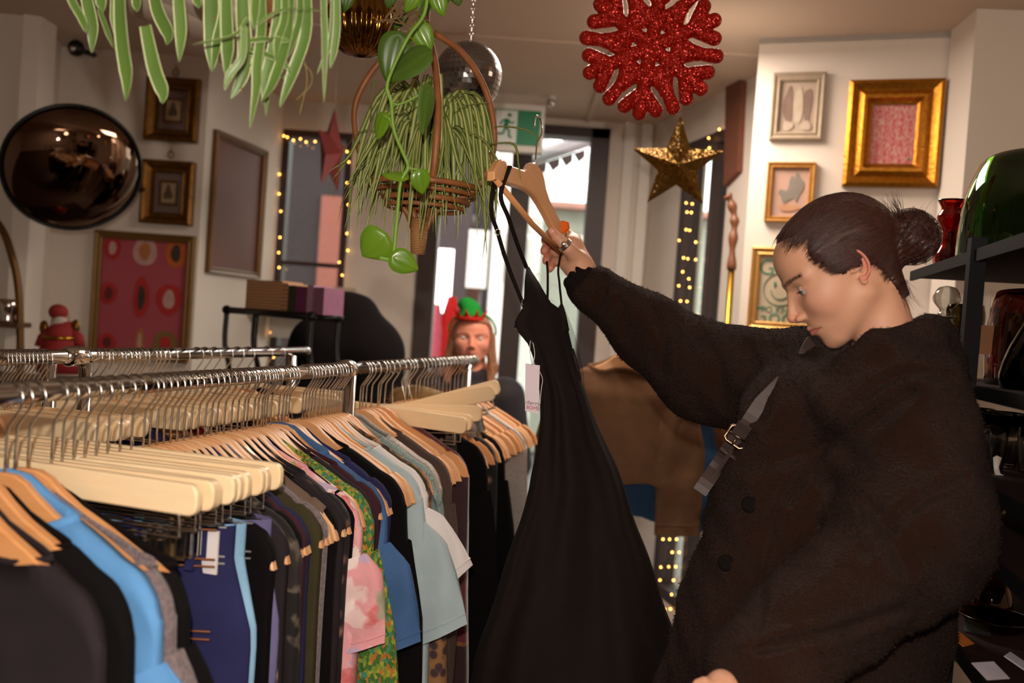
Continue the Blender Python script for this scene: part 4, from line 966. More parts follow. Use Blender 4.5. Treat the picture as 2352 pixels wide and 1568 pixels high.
pet = t.noise(60); c_ = t.mix(t.math('MULTIPLY', pet, .55), c_, (240, 205, 200)); edge = t.ramp(d1, [(0, (0, 0, 0)), (.55, (0, 0, 0)), (.7, (255, 255, 255))]); t.col(t.mix(edge, c_, (226, 156, 160))); t.set(rough=.85); floral = t.m
t = NT('green_crochet'); n = t.vor(210, t.co((1, 1, .6)), out='Color'); s_ = t.sep(n); c_ = t.ramp(s_[0], [(0, (64, 104, 40)), (.35, (124, 142, 48)), (.55, (176, 110, 44)), (.7, (66, 128, 96)), (.85, (158, 158, 52)), (1, (40, 60, 30))], 'CONSTANT'); t.col(c_); t.set(rough=.95); t.bump(t.vor(150, t.co((1, 1, .7))), .9, .004); crochet = t.m
t = NT('leopard_print'); n = t.vor(55); c_ = t.ramp(n, [(0, (56, 38, 42)), (.4, (70, 48, 48)), (.55, (140, 98, 58)), (1, (150, 106, 62))]); t.col(c_); t.set(rough=.8); leopard = t.m
t = NT('silver_lurex'); n = t.noise(180, None, 5, .7); t.col(t.mix(n, (226, 216, 208), (120, 104, 96))); t.set(rough=.4, metal=.45); t.bump(n, .8, .004); silver = t.m
t = NT('brown_tweed'); n = t.wave(220, t.co((1, 1, 1), (0, .7, 0)), 1); n2 = t.wave(220, t.co((1, 1, 1), (0, -.7, 0)), 1); t.col(t.mix(t.math('MULTIPLY', n, n2), (40, 28, 26), (128, 100, 86))); t.set(rough=.95); t.bump(n, .4, .002); tweed = t.m
t = NT('paisley_mint'); n = t.vor(70); n2 = t.wave(60, None, 12); t.col(t.mix(t.math('MULTIPLY', n2, n), (140, 160, 158), (90, 104, 96))); t.set(rough=.85); paisley = t.m
t = NT('burgundy_velvet'); z = t.sep()[2]; bands = t.ramp(t.math('FRACT', t.math('MULTIPLY', z, -2.6)), [(0, (112, 30, 42)), (.48, (112, 30, 42)), (.5, (150, 92, 40)), (.52, (52, 14, 18)), (.97, (60, 16, 20)), (1, (150, 92, 40))], 'CONSTANT')
lace = t.vor(90); t.col(t.mix(t.math('MULTIPLY', lace, .5), bands, (34, 8, 12))); t.set(rough=.8, sheen=.5); velvet = t.m
t = NT('camo_black'); t.col(t.ramp(t.noise(14, None, 3), [(0, (14, 10, 10)), (.52, (20, 14, 13)), (.56, (96, 84, 72)), (.62, (40, 30, 28)), (1, (16, 12, 12))])); t.set(rough=.9); lacey = t.m
t = NT('dark_floral'); t.col(t.ramp(t.vor(30, None, out='Distance'), [(0, (170, 150, 130)), (.2, (100, 70, 60)), (.35, (20, 14, 16)), (1, (14, 10, 12))])); t.set(rough=.85); dfloral = t.m
fdst = lambda M, **k: M
def nb(px): return at(NA, ND, px)
G1 = 'wooden hangers packed along the near rail'; G2 = 'pale clip hangers at front of the near rail'; G3 = 'bare hooks and hangers beyond near rail coupling'; G4 = 'hangers spread along the far rail'
# (a) closest four wooden hangers with dark tops and a blue shirt
front = [(-95, -4, 'charcoal cardigan hanging closest to the camera at bottom left', char, dict(L=.75, neck=.14, sl=(.5, 74, .085, .055), name='cardigan', cat='cardigan')),
         (-40, -2, 'black top just in front of the sky blue shirt', blkf, dict(L=.7, neck=.13, sl=(.5, 72, .085, .06), name='top', cat='top')),
         (22, 0, 'sky blue shirt with folded collar at the front of the rail', blue, dict(L=.72, sl=(.2, 62, .085, .075), collar=1, neck=.1)),
         (44, 2, 'grey knitted jumper edge showing under the sky blue shirt', greyk, dict(L=.7, neck=.19, sl=(.24, 70, .06, .055), name='jumper', cat='jumper')),
         (74, 3, 'black top hanging between the blue shirt and the jeans', blk, dict(L=.72, neck=.2, sl=(.3, 72, .06, .07), name='top', cat='top'))]
for px, yaw, lab, mat, kw in front:
    b = nb(px); hang(hO, b, ND, yaw, 'orange-toned wooden hanger, one of the nearest at bottom left', 'nearest wooden hangers'); top(lab, mat, fm_(b, ND, yaw), **kw)
# (b) clip hangers
clip_px = [128, 152, 178, 204, 230, 256, 284, 310, 338]
yw = [-3, 1, -2, 2, 0, -1, 2, -1, 1]
for px, y_ in zip(clip_px, yw): hang(hC, nb(px), ND, y_, 'pale wooden clip hanger with metal clips in the stack above the jeans', G2)
r = garm('skirt', 'pale yellow printed skirt or trousers clipped at front of the jeans', 'skirt', fm_(nb(160), ND, 1))
t = NT('yellow_print'); t.col(t.mix(t.noise(16, None, 4), (238, 212, 150), (190, 150, 84))); t.set(rough=.8)
obj('body', MB().grid(lambda u_, v_: Vector((math.cos(2 * PI * u_) * (.14 + .03 * v_) + .0, math.sin(2 * PI * u_) * .02 + .004 * math.sin(u_ * 60), -.178 - .17 * v_)), 64, 8, True), t.m, r, local=True)
obj('waistband', MB().grid(lambda u_, v_: Vector((math.cos(2 * PI * u_) * .143, math.sin(2 * PI * u_) * .023, -.176 - .03 * v_)), 64, 3, True), t.m, r, local=True)
jeans('dark indigo jeans with orange stitching', navyd, fm_(nb(270), ND, 2), stitch=orst, w=.18)
jeans('faded light blue jeans with white waist label', ltd, fm_(nb(300), ND, -1), patch=white, tag_mat=1, stitch=simple('pale_stitch', (160, 160, 150), .8), w=.185)
jeans('purple grey jeans behind the faded light blue pair', greyd, fm_(nb(338), ND, 0), w=.2, hip=.225, stitch=simple('grey_stitch', (130, 124, 130), .8))
# (c) wooden hangers between px 340 and 775 with tops
items = {400: ('black patterned top with pale speckles behind the jeans', lacey, dict(L=.9, neck=.13, name='dress', cat='dress')),
         505: ('taupe suede top beside the floral dress', taupe, dict(L=.5, name='top', cat='top', sw=.2, cw=.2, hw=.2)),
         566: ('pink floral dress with red and white flowers', floral, dict(L=1.0, hw=.25, neck=.12, sl=(.14, 70, .07, .065), name='dress', cat='dress')),
         598: ('green and orange crochet cardigan', crochet, dict(L=.85, sl=(.45, 78, .065, .05), name='cardigan', cat='cardigan', neck=.1)),
         618: ('dark grey fine wool top behind crochet cardigan', char, dict(L=.8, name='top', cat='top', neck=.09)),
         646: ('short-sleeved blue denim shirt', midd, dict(L=.6, sl=(.17, 66, .085, .08), collar=1, neck=.1)),
         700: ('thick black fleece top with rounded shoulder', blkf, dict(L=.95, cw=.245, hw=.25, sl=(.5, 84, .08, .07), th=.03, name='fleece', cat='fleece', neck=.1)),
         738: ('pale blue T-shirt under the white one', pblue, dict(L=.6, cw=.25, hw=.26, sl=(.2, 60, .095, .085), name='tee_shirt', cat='T-shirt')),
         756: ('white cotton T-shirt with folded sleeve edge', white, dict(L=.55, sl=(.14, 42, .08, .075), neck=.12, name='tee_shirt', cat='T-shirt')),
         770: ('leopard print top with narrow hanging sleeve', leopard, dict(L=.78, cw=.22, sl=(.55, 84, .05, .06), name='blouse', cat='blouse', neck=.1)),
         790: ('mint paisley blouse on wooden hanger', paisley, dict(L=.3, name='blouse', cat='blouse', neck=.1)),
         }
pxs = sorted(set(list(items) + [352, 368, 384, 414, 430, 446, 462, 478, 492, 522, 538, 552, 574, 589, 607, 612, 628, 655, 662, 669, 707, 714, 721, 728, 746, 764, 777, 783]))
bare = (492, 589, 607, 612, 655, 662, 707, 714, 721, 728, 746, 777, 783)
fills = (blk, char, dfloral, blkf, simple('plum_cotton', (66, 34, 44), .9), navyd, simple('olive_cotton', (64, 58, 36), .9), greyk)
k_ = 0
for px in pxs:
    b = nb(px); yaw = R.uniform(-3, 2); hang(hA, b, ND, yaw, 'curved wooden hanger in the dense middle row of the near rail', G1)
    if px in items:
        lab, mat, kw = items[px]; top(lab, mat, fm_(b, ND, yaw), **kw)
    elif px not in bare:
        top('dim top packed tightly between the others on the near rail', fills[k_ % len(fills)], fm_(b, ND, yaw), L=.6 + .05 * (k_ % 4), th=.008, fa=.003, neck=.13, sw=.222, cw=.222, hw=.222, name='top', cat='top', group='tops packed tightly on the near rail'); k_ += 1
# (d) beyond the coupling
for px, yaw, rl in ((846, -2, 0), (858, 0, 0), (872, 1, -1)):
    hang(hA, nb(px), ND, yaw, 'pale wooden hanger with bare notch just beyond the rail coupling', 'wooden hangers just beyond the rail coupling', rl)
for px, yaw, rl in ((880, -2, 2), (890, 0, 1), (902, 3, -4), (915, 4, -16), (926, 5, -19)):
    hang(hC, nb(px), ND, yaw, 'pale clip hanger fanned out at far end of near rail', 'fanned pale clip hangers at far end of the near rail', rl)
for px in (832, 838, 936, 944, 960, 968, 978, 986, 996, 1004, 1012, 1022, 1030, 1038, 1048, 1056, 1066, 1074, 1082): hang(hA, nb(px), ND, R.uniform(-6, 4), 'wooden hanger at the crowded far end of the near rail', G3)
far_items = {808: ('shimmering silver grey dress', silver, dict(L=1.0, cw=.235, hw=.25, name='dress', cat='dress', neck=.1)),
             836: ('brown tweed jacket, long and straight', tweed, dict(L=1.1, cw=.235, hw=.25, sl=(.5, 86, .05, .045), name='jacket', cat='jacket', neck=.1)),
             884: ('burgundy velvet dress with red lace bands', velvet, dict(L=1.1, cw=.24, hw=.28, neck=.09, fa=.012, name='dress', cat='dress')),
             936: ('black long coat behind the burgundy dress', blk, dict(L=1.1, cw=.25, hw=.27, sl=(.6, 84, .07, .06), name='coat', cat='coat', neck=.1)),
             965: ('dark floral blouse near the far end of the rail', dfloral, dict(L=.9, name='blouse', cat='blouse', neck=.1)),
             985: ('black coat carrying the blond fur collar', blkf, dict(L=1.1, cw=.25, hw=.27, sl=(.6, 84, .07, .06), name='coat', cat='coat', neck=.1)),
             1050: ('grey sequined top at the very end of the near rail', silver, dict(L=.9, cw=.24, name='top', cat='top', neck=.1))}
for px, (lab, mat, kw) in far_items.items(): top(lab, mat, fm_(nb(px), ND, -4), **kw)
# fur collar
fb_ = nb(985); fM = fm_(fb_, ND, -4); fr_ = garm('fur_collar', 'fluffy blond brown fur collar draped on the black coat', 'collar', fM)
core = bez([(-.09, .02, -.1), (-.02, -.02, -.085), (.07, -.04, -.1), (.13, -.045, -.15), (.17, -.05, -.22)], 6); m = MB(); m.tube(core, .028, 10)
rf = random.Random(3)
for i in range(2600):
    c = rf.choice(core) + Vector((rf.uniform(-.01, .01),) * 3); d = Vector((rf.gauss(0, 1), rf.gauss(0, 1), rf.gauss(0, 1))).normalized(); e = c + d * rf.uniform(.035, .055) + Vector((0, 0, -.008)); s_ = d.cross(Vector((.3, .5, .8))).normalized() * .0011
    m.add([c + d * .02 - s_, c + d * .02 + s_, e], [(0, 1, 2)])
obj('fur', m, simple('blond_fur', (186, 148, 96), .8, var=.4, nscale=25), fr_, local=True)
# far rail hangers
for px in (-30, 0, 8, 18, 26, 36, 48, 56, 66, 78, 90, 100, 216, 232, 244, 262, 274, 284, 296, 304, 316, 326, 344, 352, 362, 374, 392, 420, 452, 470, 492, 520, 545, 570, 612, 640):
    hang(hA if px % 4 else hC, at(FA, FD, px), FD, R.uniform(-8, 8), 'hanger on the far rail, only its thin wire hook clearly showing', G4)
for px, lab, mat, kw in ((20, 'orange brown wool top on the far rail, left', simple('rust_wool', (150, 88, 44), .9), dict(L=.8, sw=.2)), (90, 'mustard knit on the far rail', knit('mustard_knit', (170, 120, 50), (110, 70, 24)), dict(L=.8)),
        (262, 'navy denim jacket on the far rail', navyd, dict(L=.7, sl=(.5, 80, .08, .06))), (352, 'dark red top on the far rail', simple('dark_red', (120, 24, 28), .9), dict(L=.8)), (470, 'black coat on the far rail', blk, dict(L=1.0, sl=(.5, 80, .09, .07))), (600, 'black jacket at right end of the far rail', char, dict(L=.9, sl=(.5, 80, .09, .07)))):
    top(lab, mat, fm_(at(FA, FD, px), FD, R.uniform(-4, 4)), name='top', cat='top', **kw)
# coats on a rail in the background, between dress and woman
cr_ = thing('coat_rail', P(1430, 800, 3.0) * 1, 'dim rail of coats in the background between dress and woman', 'clothes rail')
ca, cb = P(1425, 720, 2.9), P(1560, 860, 3.2); cb.z = ca.z = 1.56
obj('bar', MB().tube([ca + (ca - cb) * .1, cb + (cb - ca) * .1], .012, 12), W['chrome'], cr_)
for e in (ca + (ca - cb) * .08, cb + (cb - ca) * .08):
    k_ = (g0 - e).dot(gn) ; obj('bracket', MB().tube([e, e + gn * k_], .01, 10), W['chrome'], cr_)
cdn = (cb - ca).normalized(); sue = simple('brown_suede', (112, 70, 40), .9, var=.2, nscale=9); shp = simple('tan_sheepskin', (122, 88, 62), .95, var=.15); bld = denim('navy_denim_dim', (40, 62, 88), (26, 44, 70))
for k_, (lab, mat, L_, w_, tt, yy) in enumerate((('tan sheepskin coat in the background rail', shp, .50, .23, .12, -14), ('dark brown suede coat in the background rail', sue, .62, .22, .5, -20), ('blue denim jacket behind tan sheepskin coat', bld, .62, .22, .34, -10), ('brown fur-trimmed coat on the background rail, rightmost', simple('cocoa_suede', (104, 64, 36), .9, var=.2, nscale=8), .46, .21, .9, -28))):
    p = ca.lerp(cb, tt); M_ = Matrix.Translation(p) @ Matrix.Rotation(math.radians(yy), 4, 'Z')
    dup(hA, M_, 'wooden hanger holding a brown or blue coat on the background rail', 'hangers on the background coat rail')
    top(lab, mat, M_, L=L_, cw=.25, hw=.27, sl=(.36, 84, .08, .07), th=.03, name='coat', cat='coat', collar=1)
for p_ in (hA, hC, hO):
    for k in kids(p_): bpy.data.objects.remove(k)
    bpy.data.objects.remove(p_)
# ------------------------------------------------------------------ people
def headsdf(X, Y, Z, smile=0.0):
    A = np.abs(Y); Z = np.where(Z < 0, Z / .92, Z)
    d = ell(X, Y, Z, (-.014, 0, .042), (.096, .074, .083))
    d = smin(d, ell(X, Y, Z, (.022, 0, .0), (.070, .063, .082)), .03)
    d = smin(d, ell(X, Y, Z, (.043, 0, .056), (.052, .056, .048)), .02)
    d = smin(d, ell(X, Y, Z, (.034, 0, -.045), (.052, .054, .058)), .03)
    d = smin(d, cap(X, A, Z, (-.004, .047, -.052), (.058, .018, -.098), .018, .016), .025)
    d = smin(d, sph(X, Y, Z, (.070, 0, -.102), .0175), .02)
    d = smin(d, ell(X, Y, Z, (.064, 0, -.064), (.031, .032, .034)), .018)
    d = smin(d, ell(X, A, Z, (.052, .038, -.02), (.028, .020, .026)), .024)
    d = smin(d, cap(X, A, Z, (.087, .012, .024), (.064, .050, .027), .009, .008), .014)
    d = smax(d, -ell(X, A, Z, (.0975, .032, .008), (.0150, .017, .0115)), .014)
    ed = sph(X, A, Z, (.0705, .0325, .008), 0)
    d = smin(d, ed - .0137, .004)
    # nose
    d = smin(d, cap(X, Y, Z, (.088, 0, .004), (.096, 0, -.033), .008, .0110), .010)
    d = smin(d, cap(X, Y, Z, (.090, 0, .018), (.1125, 0, -.025), .0060, .0068), .008)
    d = smin(d, sph(X, Y, Z, (.1130, 0, -.0305), .0080), .006)
    d = smin(d, ell(X, A, Z, (.1015, .0115, -.0365), (.0095, .0062, .0070)), .005)
    d = smin(d, cap(X, Y, Z, (.1095, 0, -.038), (.098, 0, -.0435), .0040), .004)
    d = smax(d, -ell(X, A, Z, (.105, .0064, -.0435), (.0055, .0030, .0033)), .002)
    # lips
    mz = -.0685 + smile * (A / .024) ** 2 * .006
    d = smin(d, cap(X, A, Z - (mz + .0685), (.0965, .003, -.0635), (.080, .0235, -.068), .0052, .0022), .004)
    d = smin(d, cap(X, A, Z - (mz + .0685), (.0948, 0, -.0750), (.080, .021, -.0695), .0064, .0022), .004)
    d = smax(d, -cap(X, A, Z - (mz + .0685), (.1045, 0, -.0688), (.082, .026, -.0686), .0018), .003)
    d = smax(d, -sph(X, Y, Z, (.102, 0, -.089), .009), .012)
    # lids
    ap = (np.sqrt(((A - .0325) / .0138) ** 2 + ((Z - .0046) / .0046) ** 2) - 1) * .0046
    d = np.maximum(d, -np.maximum(np.maximum(ap, .0122 - ed), .069 - X))
    fold = cap(X, A, Z, (.0865, .0215, .0150), (.0795, .045, .0140), .0012); d = smax(d, -fold, .002)
    # ear
    xe = X + .010; ze = Z - .002; yp = .071 - .42 * xe
    q = np.sqrt((xe / .62) ** 2 + ze ** 2) - .0265
    ring = np.sqrt(q * q + (A - yp - .001) ** 2) - .0036
    ring = np.maximum(ring, np.where(ze < -.01, (xe - .006), -1))
    q2 = np.sqrt(((xe + .001) / .6) ** 2 + (ze - .002) ** 2) - .0165
    ring2 = np.sqrt(q2 * q2 + (A - yp + .0015) ** 2) - .0028; ring2 = np.maximum(ring2, xe + .001)
    disc = np.sqrt((xe / .62) ** 2 + ze ** 2) - .0265; disc = np.maximum(disc, np.abs(A - yp + .0045) - .0022)
    e = smin(smin(ring, ring2, .002), disc, .003)
    e = smin(e, ell(X, A, Z, (-.008, .0705, -.0285), (.0065, .0035, .0085)), .004)
    e = smin(e, ell(X, A, Z, (.0005, .071, -.003), (.0035, .0028, .006)), .003)
    d = smin(d, e, .003)
    d = smin(d, cap(X, Y, Z, (-.034, 0, -.025), (-.002, 0, -.16), .046, .050), .022)
    return d
def headframe(origin, h, p):
    h = Vector(h).normalized(); p = math.radians(p)
    Fh = h * math.cos(p) - Zv * math.sin(p); Uh = h * math.sin(p) + Zv * math.cos(p); Lh = Uh.cross(Fh)
    return Matrix(((Fh.x, Lh.x, Uh.x, origin.x), (Fh.y, Lh.y, Uh.y, origin.y), (Fh.z, Lh.z, Uh.z, origin.z), (0, 0, 0, 1)))
def skinmat(name, base):
    t = NT(name); at_ = t.n('ShaderNodeAttribute', attribute_name='tint'); n = t.noise(140, None, 3)
    t.col(t.mix(t.math('MULTIPLY', n, .16), at_.outputs['Color'], tuple(int(x * .8) for x in base))); t.set(rough=.5, spec=.35, sss=.08)
    t.b.inputs['Subsurface Radius'].default_value = (.012, .005, .003); t.b.inputs['Subsurface Scale'].default_value = .4; t.bump(t.noise(700), .08, .0006); return t.m
SK = (206, 152, 122)
def face_tint(Vl, base=SK, n=None):
    b = np.array(lin(base)[:3]); C = np.tile(b, (len(Vl), 1)); X, Y, Z = Vl[:, 0], Vl[:, 1], np.where(Vl[:, 2] < 0, Vl[:, 2] / .92, Vl[:, 2]); A = np.abs(Y)
    def put(c, m):
        m = np.clip(m, 0, 1)[:, None]; C[:] = C * (1 - m) + np.array(lin(c)[:3]) * m
    put((216, 140, 122), .4 * np.exp(-(((A - .045) / .02) ** 2 + ((Z + .03) / .022) ** 2)) * (X > .02))
    put((208, 122, 104), .55 * np.exp(-(((X - .115) / .016) ** 2 + (Y / .014) ** 2 + ((Z + .033) / .013) ** 2)))
    put((206, 116, 100), .7 * ((A > .0735) & (X < .006) & (X > -.045) & (np.abs(Z) < .04)))
    lu = ((Z > -.0688) & (Z < -.0605 - .25 * A)); ll = ((Z <= -.0688) & (Z > -.0805 + .42 * A))
    put((176, 88, 80), .75 * (lu | ll) * (X > .083) * (A < .0235) * (X - .083 > .0))
    put((196, 136, 116), .25 * np.exp(-(((A - .033) / .018) ** 2 + ((Z - .001) / .009) ** 2)) * (X > .05))
    put((96, 62, 46), .7 * np.exp(-(((Z - (.0285 + .12 * (A - .015) - 3.5 * (A - .03) ** 2)) / .0040) ** 2)) * (A > .012) * (A < .057) * (X > .04))
    return C
def add_tint(o, C):
    ca = o.data.color_attributes.new('tint', 'FLOAT_COLOR', 'POINT'); ca.data.foreach_set('color', np.concatenate([C, np.ones((len(C), 1))], 1).ravel())
def joinm(parts):
    Vs, Fs, o = [], [], 0
    for V, F in parts: Vs.append(V); Fs.append(F + o); o += len(V)
    return np.concatenate(Vs), np.concatenate(Fs)
def chain_sdf(chains, k, kk=None):
    def f(X, Y, Z):
        D = None
        for ch in chains:
            d = None
            for (a, ra), (b, rb) in zip(ch, ch[1:]):
                q = cap(X, Y, Z, a, b, ra, rb); d = q if d is None else smin(d, q, .002)
            D = d if D is None else smin(D, d, k)
        return D
    return f
def bounds(chains, pad):
    pts = np.array([[c[0][0] - c[1], c[0][1] - c[1], c[0][2] - c[1]] for ch in chains for c in ch] + [[c[0][0] + c[1], c[0][1] + c[1], c[0][2] + c[1]] for ch in chains for c in ch])
    return pts.min(0) - pad, pts.max(0) + pad

# ---------------- the woman
HO = P(1936, 624, 1.375); ya = math.radians(-9); HS = .87
HM = headframe(HO, (-math.cos(ya), -math.sin(ya), 0), 34) @ Matrix.Scale(HS, 4)
wm_ = thing('person', Vector((HO.x - .02, HO.y + .02, 0)), 'person in a dark fleece coat holding up a black dress on a wooden hanger', 'person')
HV, HF = sdf_mesh(headsdf, (-.13, -.1, -.2), (.135, .1, .135), .00165)
HT_ = face_tint(HV)
parts = [(npM(HV, HM), HF)]; tints = [HT_]
neckb = HM @ Vector((-.002, 0, -.155))
# hand (right, far side) gripping the hanger
def H(px, py, d, r): return (tuple(P(px, py, d)), r)
palm = [[H(1356, 652, 1.75, .026), H(1330, 612, 1.748, .025)], [H(1330, 612, 1.748, .024), H(1312, 566, 1.765, .021)], [H(1328, 600, 1.765, .021), H(1316, 556, 1.782, .017)], [H(1335, 618, 1.745, .02), H(1304, 604, 1.758, .016)]]
thumb = [H(1328, 596, 1.735, .0165), H(1306, 572, 1.716, .0125), H(1288, 553, 1.712, .0105), H(1279, 545, 1.712, .0100), H(1267, 531, 1.714, .0078)]
fing = [[H(1320, 552, 1.785, .0115), H(1293, 531, 1.798, .0108), H(1264, 537, 1.80, .0096), H(1253, 550, 1.785, .0086)],
        [H(1320, 566, 1.79, .0115), H(1290, 555, 1.815, .0108), H(1258, 562, 1.806, .0096), H(1251, 575, 1.786, .0086)],
        [H(1318, 584, 1.79, .0112), H(1290, 578, 1.813, .0102), H(1262, 584, 1.804, .0092), H(1255, 597, 1.786, .0082)],
        [H(1316, 600, 1.785, .0100), H(1292, 600, 1.803, .0092), H(1270, 604, 1.796, .0082), H(1264, 616, 1.784, .0072)]]
def handf(X, Y, Z):
    D = chain_sdf(palm, .014)(X, Y, Z); Fd = None
    D = smin(D, chain_sdf([thumb], .004)(X, Y, Z), .007)
    for f_ in fing:
        q = chain_sdf([f_], .003)(X, Y, Z); Fd = q if Fd is None else smin(Fd, q, .0012)
    D = smin(D, Fd, .006)
    for (a, b) in ((thumb[1], thumb[2]),): D = D + 0
    for f_ in fing:   # knuckle creases
        for kq in (1, 2): D = D + .0006 * np.exp(-((X - f_[kq][0][0]) ** 2 + (Y - f_[kq][0][1]) ** 2 + (Z - f_[kq][0][2]) ** 2) / .00004)
    return D
allh = palm + [thumb] + fing; lo, hi = bounds(allh, .004); hv, hf = sdf_mesh(handf, lo, hi, .0014)
ht = np.tile(np.array(lin(SK)[:3]), (len(hv), 1)); tipc = np.array(lin((210, 118, 100))[:3])
for f_ in fing + [thumb]:
    m = np.exp(-((hv - np.array(f_[-1][0])) ** 2).sum(1) / .00018)[:, None] * .6; ht = ht * (1 - m) + tipc * m
parts.append((hv, hf)); tints.append(ht)
# left hand low in front
LH = [[H(1660, 1580, 1.10, .022), H(1640, 1600, 1.09, .022)], [H(1640, 1585, 1.09, .010), H(1618, 1572, 1.085, .009), H(1604, 1573, 1.085, .0075)], [H(1645, 1600, 1.085, .010), H(1620, 1592, 1.07, .009), H(1600, 1596, 1.07, .0078)], [H(1650, 1618, 1.085, .010), H(1625, 1614, 1.07, .009), H(1606, 1618, 1.07, .0078)], [H(1655, 1634, 1.085, .009), H(1632, 1634, 1.07, .008), H(1615, 1640, 1.07, .007)], [H(1665, 1590, 1.12, .012), H(1640, 1575, 1.13, .01), H(1622, 1580, 1.13, .008)]]
lo, hi = bounds(LH, .004); v_, f_ = sdf_mesh(chain_sdf(LH, .005), lo, hi, .002); parts.append((v_, f_)); tints.append(np.tile(np.array(lin(SK)[:3]), (len(v_), 1)))
# trunk, arms and legs under the clothes
hipc = Vector((.43, 1.44, .95))
shL = P(2060, 930, 1.29); shR = P(1890, 890, 1.55)
trunk = [[(tuple(neckb), .045), (tuple((shL + shR) / 2), .06), (tuple(hipc + Vector((0, 0, .25))), .08), (tuple(hipc), .10)], [(tuple(shL), .05), (tuple(P(2112, 1225, 1.23)), .042), (tuple(P(1665, 1590, 1.11)), .026)], [(tuple(shR), .05), (tuple(P(1620, 862, 1.64)), .042), (tuple(P(1350, 645, 1.752)), .026)],
         [(tuple(hipc + Vector((0, -.08, -.02))), .095), ((.38, 1.32, .5), .06), ((.42, 1.33, .09), .042), ((.30, 1.32, .035), .033)], [(tuple(hipc + Vector((0, .08, -.02))), .095), ((.36, 1.52, .5), .06), ((.42, 1.53, .09), .042), ((.30, 1.54, .035), .033)]]
lo, hi = bounds(trunk, .01); v_, f_ = sdf_mesh(chain_sdf(trunk, .03), lo, hi, .012); parts.append((v_, f_)); tints.append(np.tile(np.array(lin(SK)[:3]), (len(v_), 1)))
bd2 = obj('body', joinm(parts), skinmat('skin', SK), wm_); add_tint(bd2, np.concatenate(tints))
# eyes
eyem = simple('eye_white', (206, 188, 178), .15, var=.02); iris = simple('iris_grey_blue', (110, 128, 122), .12, var=.1); pup = simple('pupil', (8, 6, 6), .05)
for s_ in (-1, 1):
    ec = Vector((.0705, .0325 * s_, .008)); gz_ = Vector((.93, .12 * 1, -.26)).normalized()
    eo = obj('eye', MB().sphere(HM @ ec, .0121, 16), eyem, wm_)
    q = (Matrix(HM).to_3x3() @ gz_).normalized(); w0 = HM @ ec; mrot = q.to_track_quat('Z', 'Y').to_matrix()
    obj('iris', MB().lathe([(.0, .0127), (.002, .01265), (.0045, .0120), (.0059, .0109)], w0, 24, mrot), iris, eo); obj('pupil', MB().lathe([(0, .0129), (.0021, .0128), (.0022, .0122)], w0, 16, mrot), pup, eo)
hairm = NT('dark_brown_hair'); oi = hairm.noise(220, hairm.co((.25, 1, 1)), 2); hairm.col(hairm.mix(oi, (72, 38, 28), (40, 19, 14))); hairm.set(rough=.42, spec=.45); hairm.b.inputs['Anisotropic'].default_value = .5; hairm = hairm.m
# brows and lashes
m = MB(); rr = random.Random(5)
for s_ in (-1, 1):
    for i in range(230):
        a = .012 + .044 * rr.random(); z = .0285 + .12 * (a - .015) - 3.5 * (a - .03) ** 2 + rr.uniform(-.0036, .0036) * (1 if a < .035 else .6); 
        o_ = Vector((.12, s_ * a, z)); dx = 0
        for _ in range(60):
            if float(headsdf(np.float32(o_.x), np.float32(o_.y), np.float32(o_.z))) < .0004: break
            o_.x -= .001
        e = o_ + Vector((-.001 - .05 * (a - .012), s_ * .004, .0012 + rr.uniform(-.0008, .0012))) + Vector((.0012, 0, 0)); m.tube([HM @ o_, HM @ e], [.00022, .00008], 3)
obj('eyebrows', m, hairm, wm_)
m = MB()
for s_ in (-1, 1):
    for i in range(34):
        t_ = -1 + 2 * i / 33; yy = .0325 + t_ * .0128; zz = .0046 + .0046 * math.sqrt(max(0, 1 - t_ * t_)) * .95; xx = .0705 + math.sqrt(max(1e-6, .0134 ** 2 - (yy - .0325) ** 2 - (zz - .008) ** 2))
        a = Vector((xx, s_ * yy, zz)); m.tube([HM @ a, HM @ (a + Vector((.0035, s_ * t_ * .001, -.0015))), HM @ (a + Vector((.006, s_ * t_ * .002, -.001)))], [.00025, .0002, .00008], 3)
obj('eyelashes', m, hairm, wm_)
# hair
def xline(Z, A):
    z = [-.12, -.09, -.06, -.03, -.012, -.002, .008, .021, .036, .05, .062, .07, .085, .1]; x = [-.055, -.052, -.050, -.044, -.034, .018, .026, .032, .042, .048, .046, .041, .033, .036]
    return np.interp(Z, z, x) + .037 * np.clip(1 - (A / .056) ** 2, 0, 1) * np.clip((Z - .07) / .015, 0, 1)
def scalp(X, Y, Z):
    d = ell(X, Y, Z, (-.014, 0, .042), (.096, .074, .083)); d = smin(d, ell(X, Y, Z, (.022, 0, .0), (.070, .063, .082)), .03)
    d = smin(d, ell(X, Y, Z, (.043, 0, .056), (.052, .056, .048)), .02); return smin(d, cap(X, Y, Z, (-.034, 0, -.025), (-.002, 0, -.16), .046, .050), .022)
BUN = (-.126, 0, -.006)
def hairf(X, Y, Z):
    A = np.abs(Y); th = Z * 30 + X * 12
    s = scalp(X, Y, Z) - .0062 + .0002 * np.sin(np.arctan2(Z - .01, A + .02) * 70 + 6 * X)
    b = X - xline(Z, A) + .0014 * np.sin(Z * 1100 + 3 * np.sin(Z * 210)) + .002 
    s = smax(s, b * .55, .008); s = np.maximum(s, -(Z + .088))
    s = np.maximum(s, -(np.sqrt(((X + .008) / .017) ** 2 + ((Z + .002) / .031) ** 2) - 1) * .017) * 1.0
    bn = ell(X, Y, Z, BUN, (.042, .046, .044)) + .004 * np.sin(X * 95 + Y * 60) * np.sin(Z * 110 - Y * 80) + .0014 * np.sin(90 * np.arctan2(Z - BUN[2], Y) * .25 + 180 * (X - BUN[0]))
    return smin(s, bn, .02)
hv2, hf2 = sdf_mesh(hairf, (-.175, -.1, -.115), (.1, .1, .145), .0019)
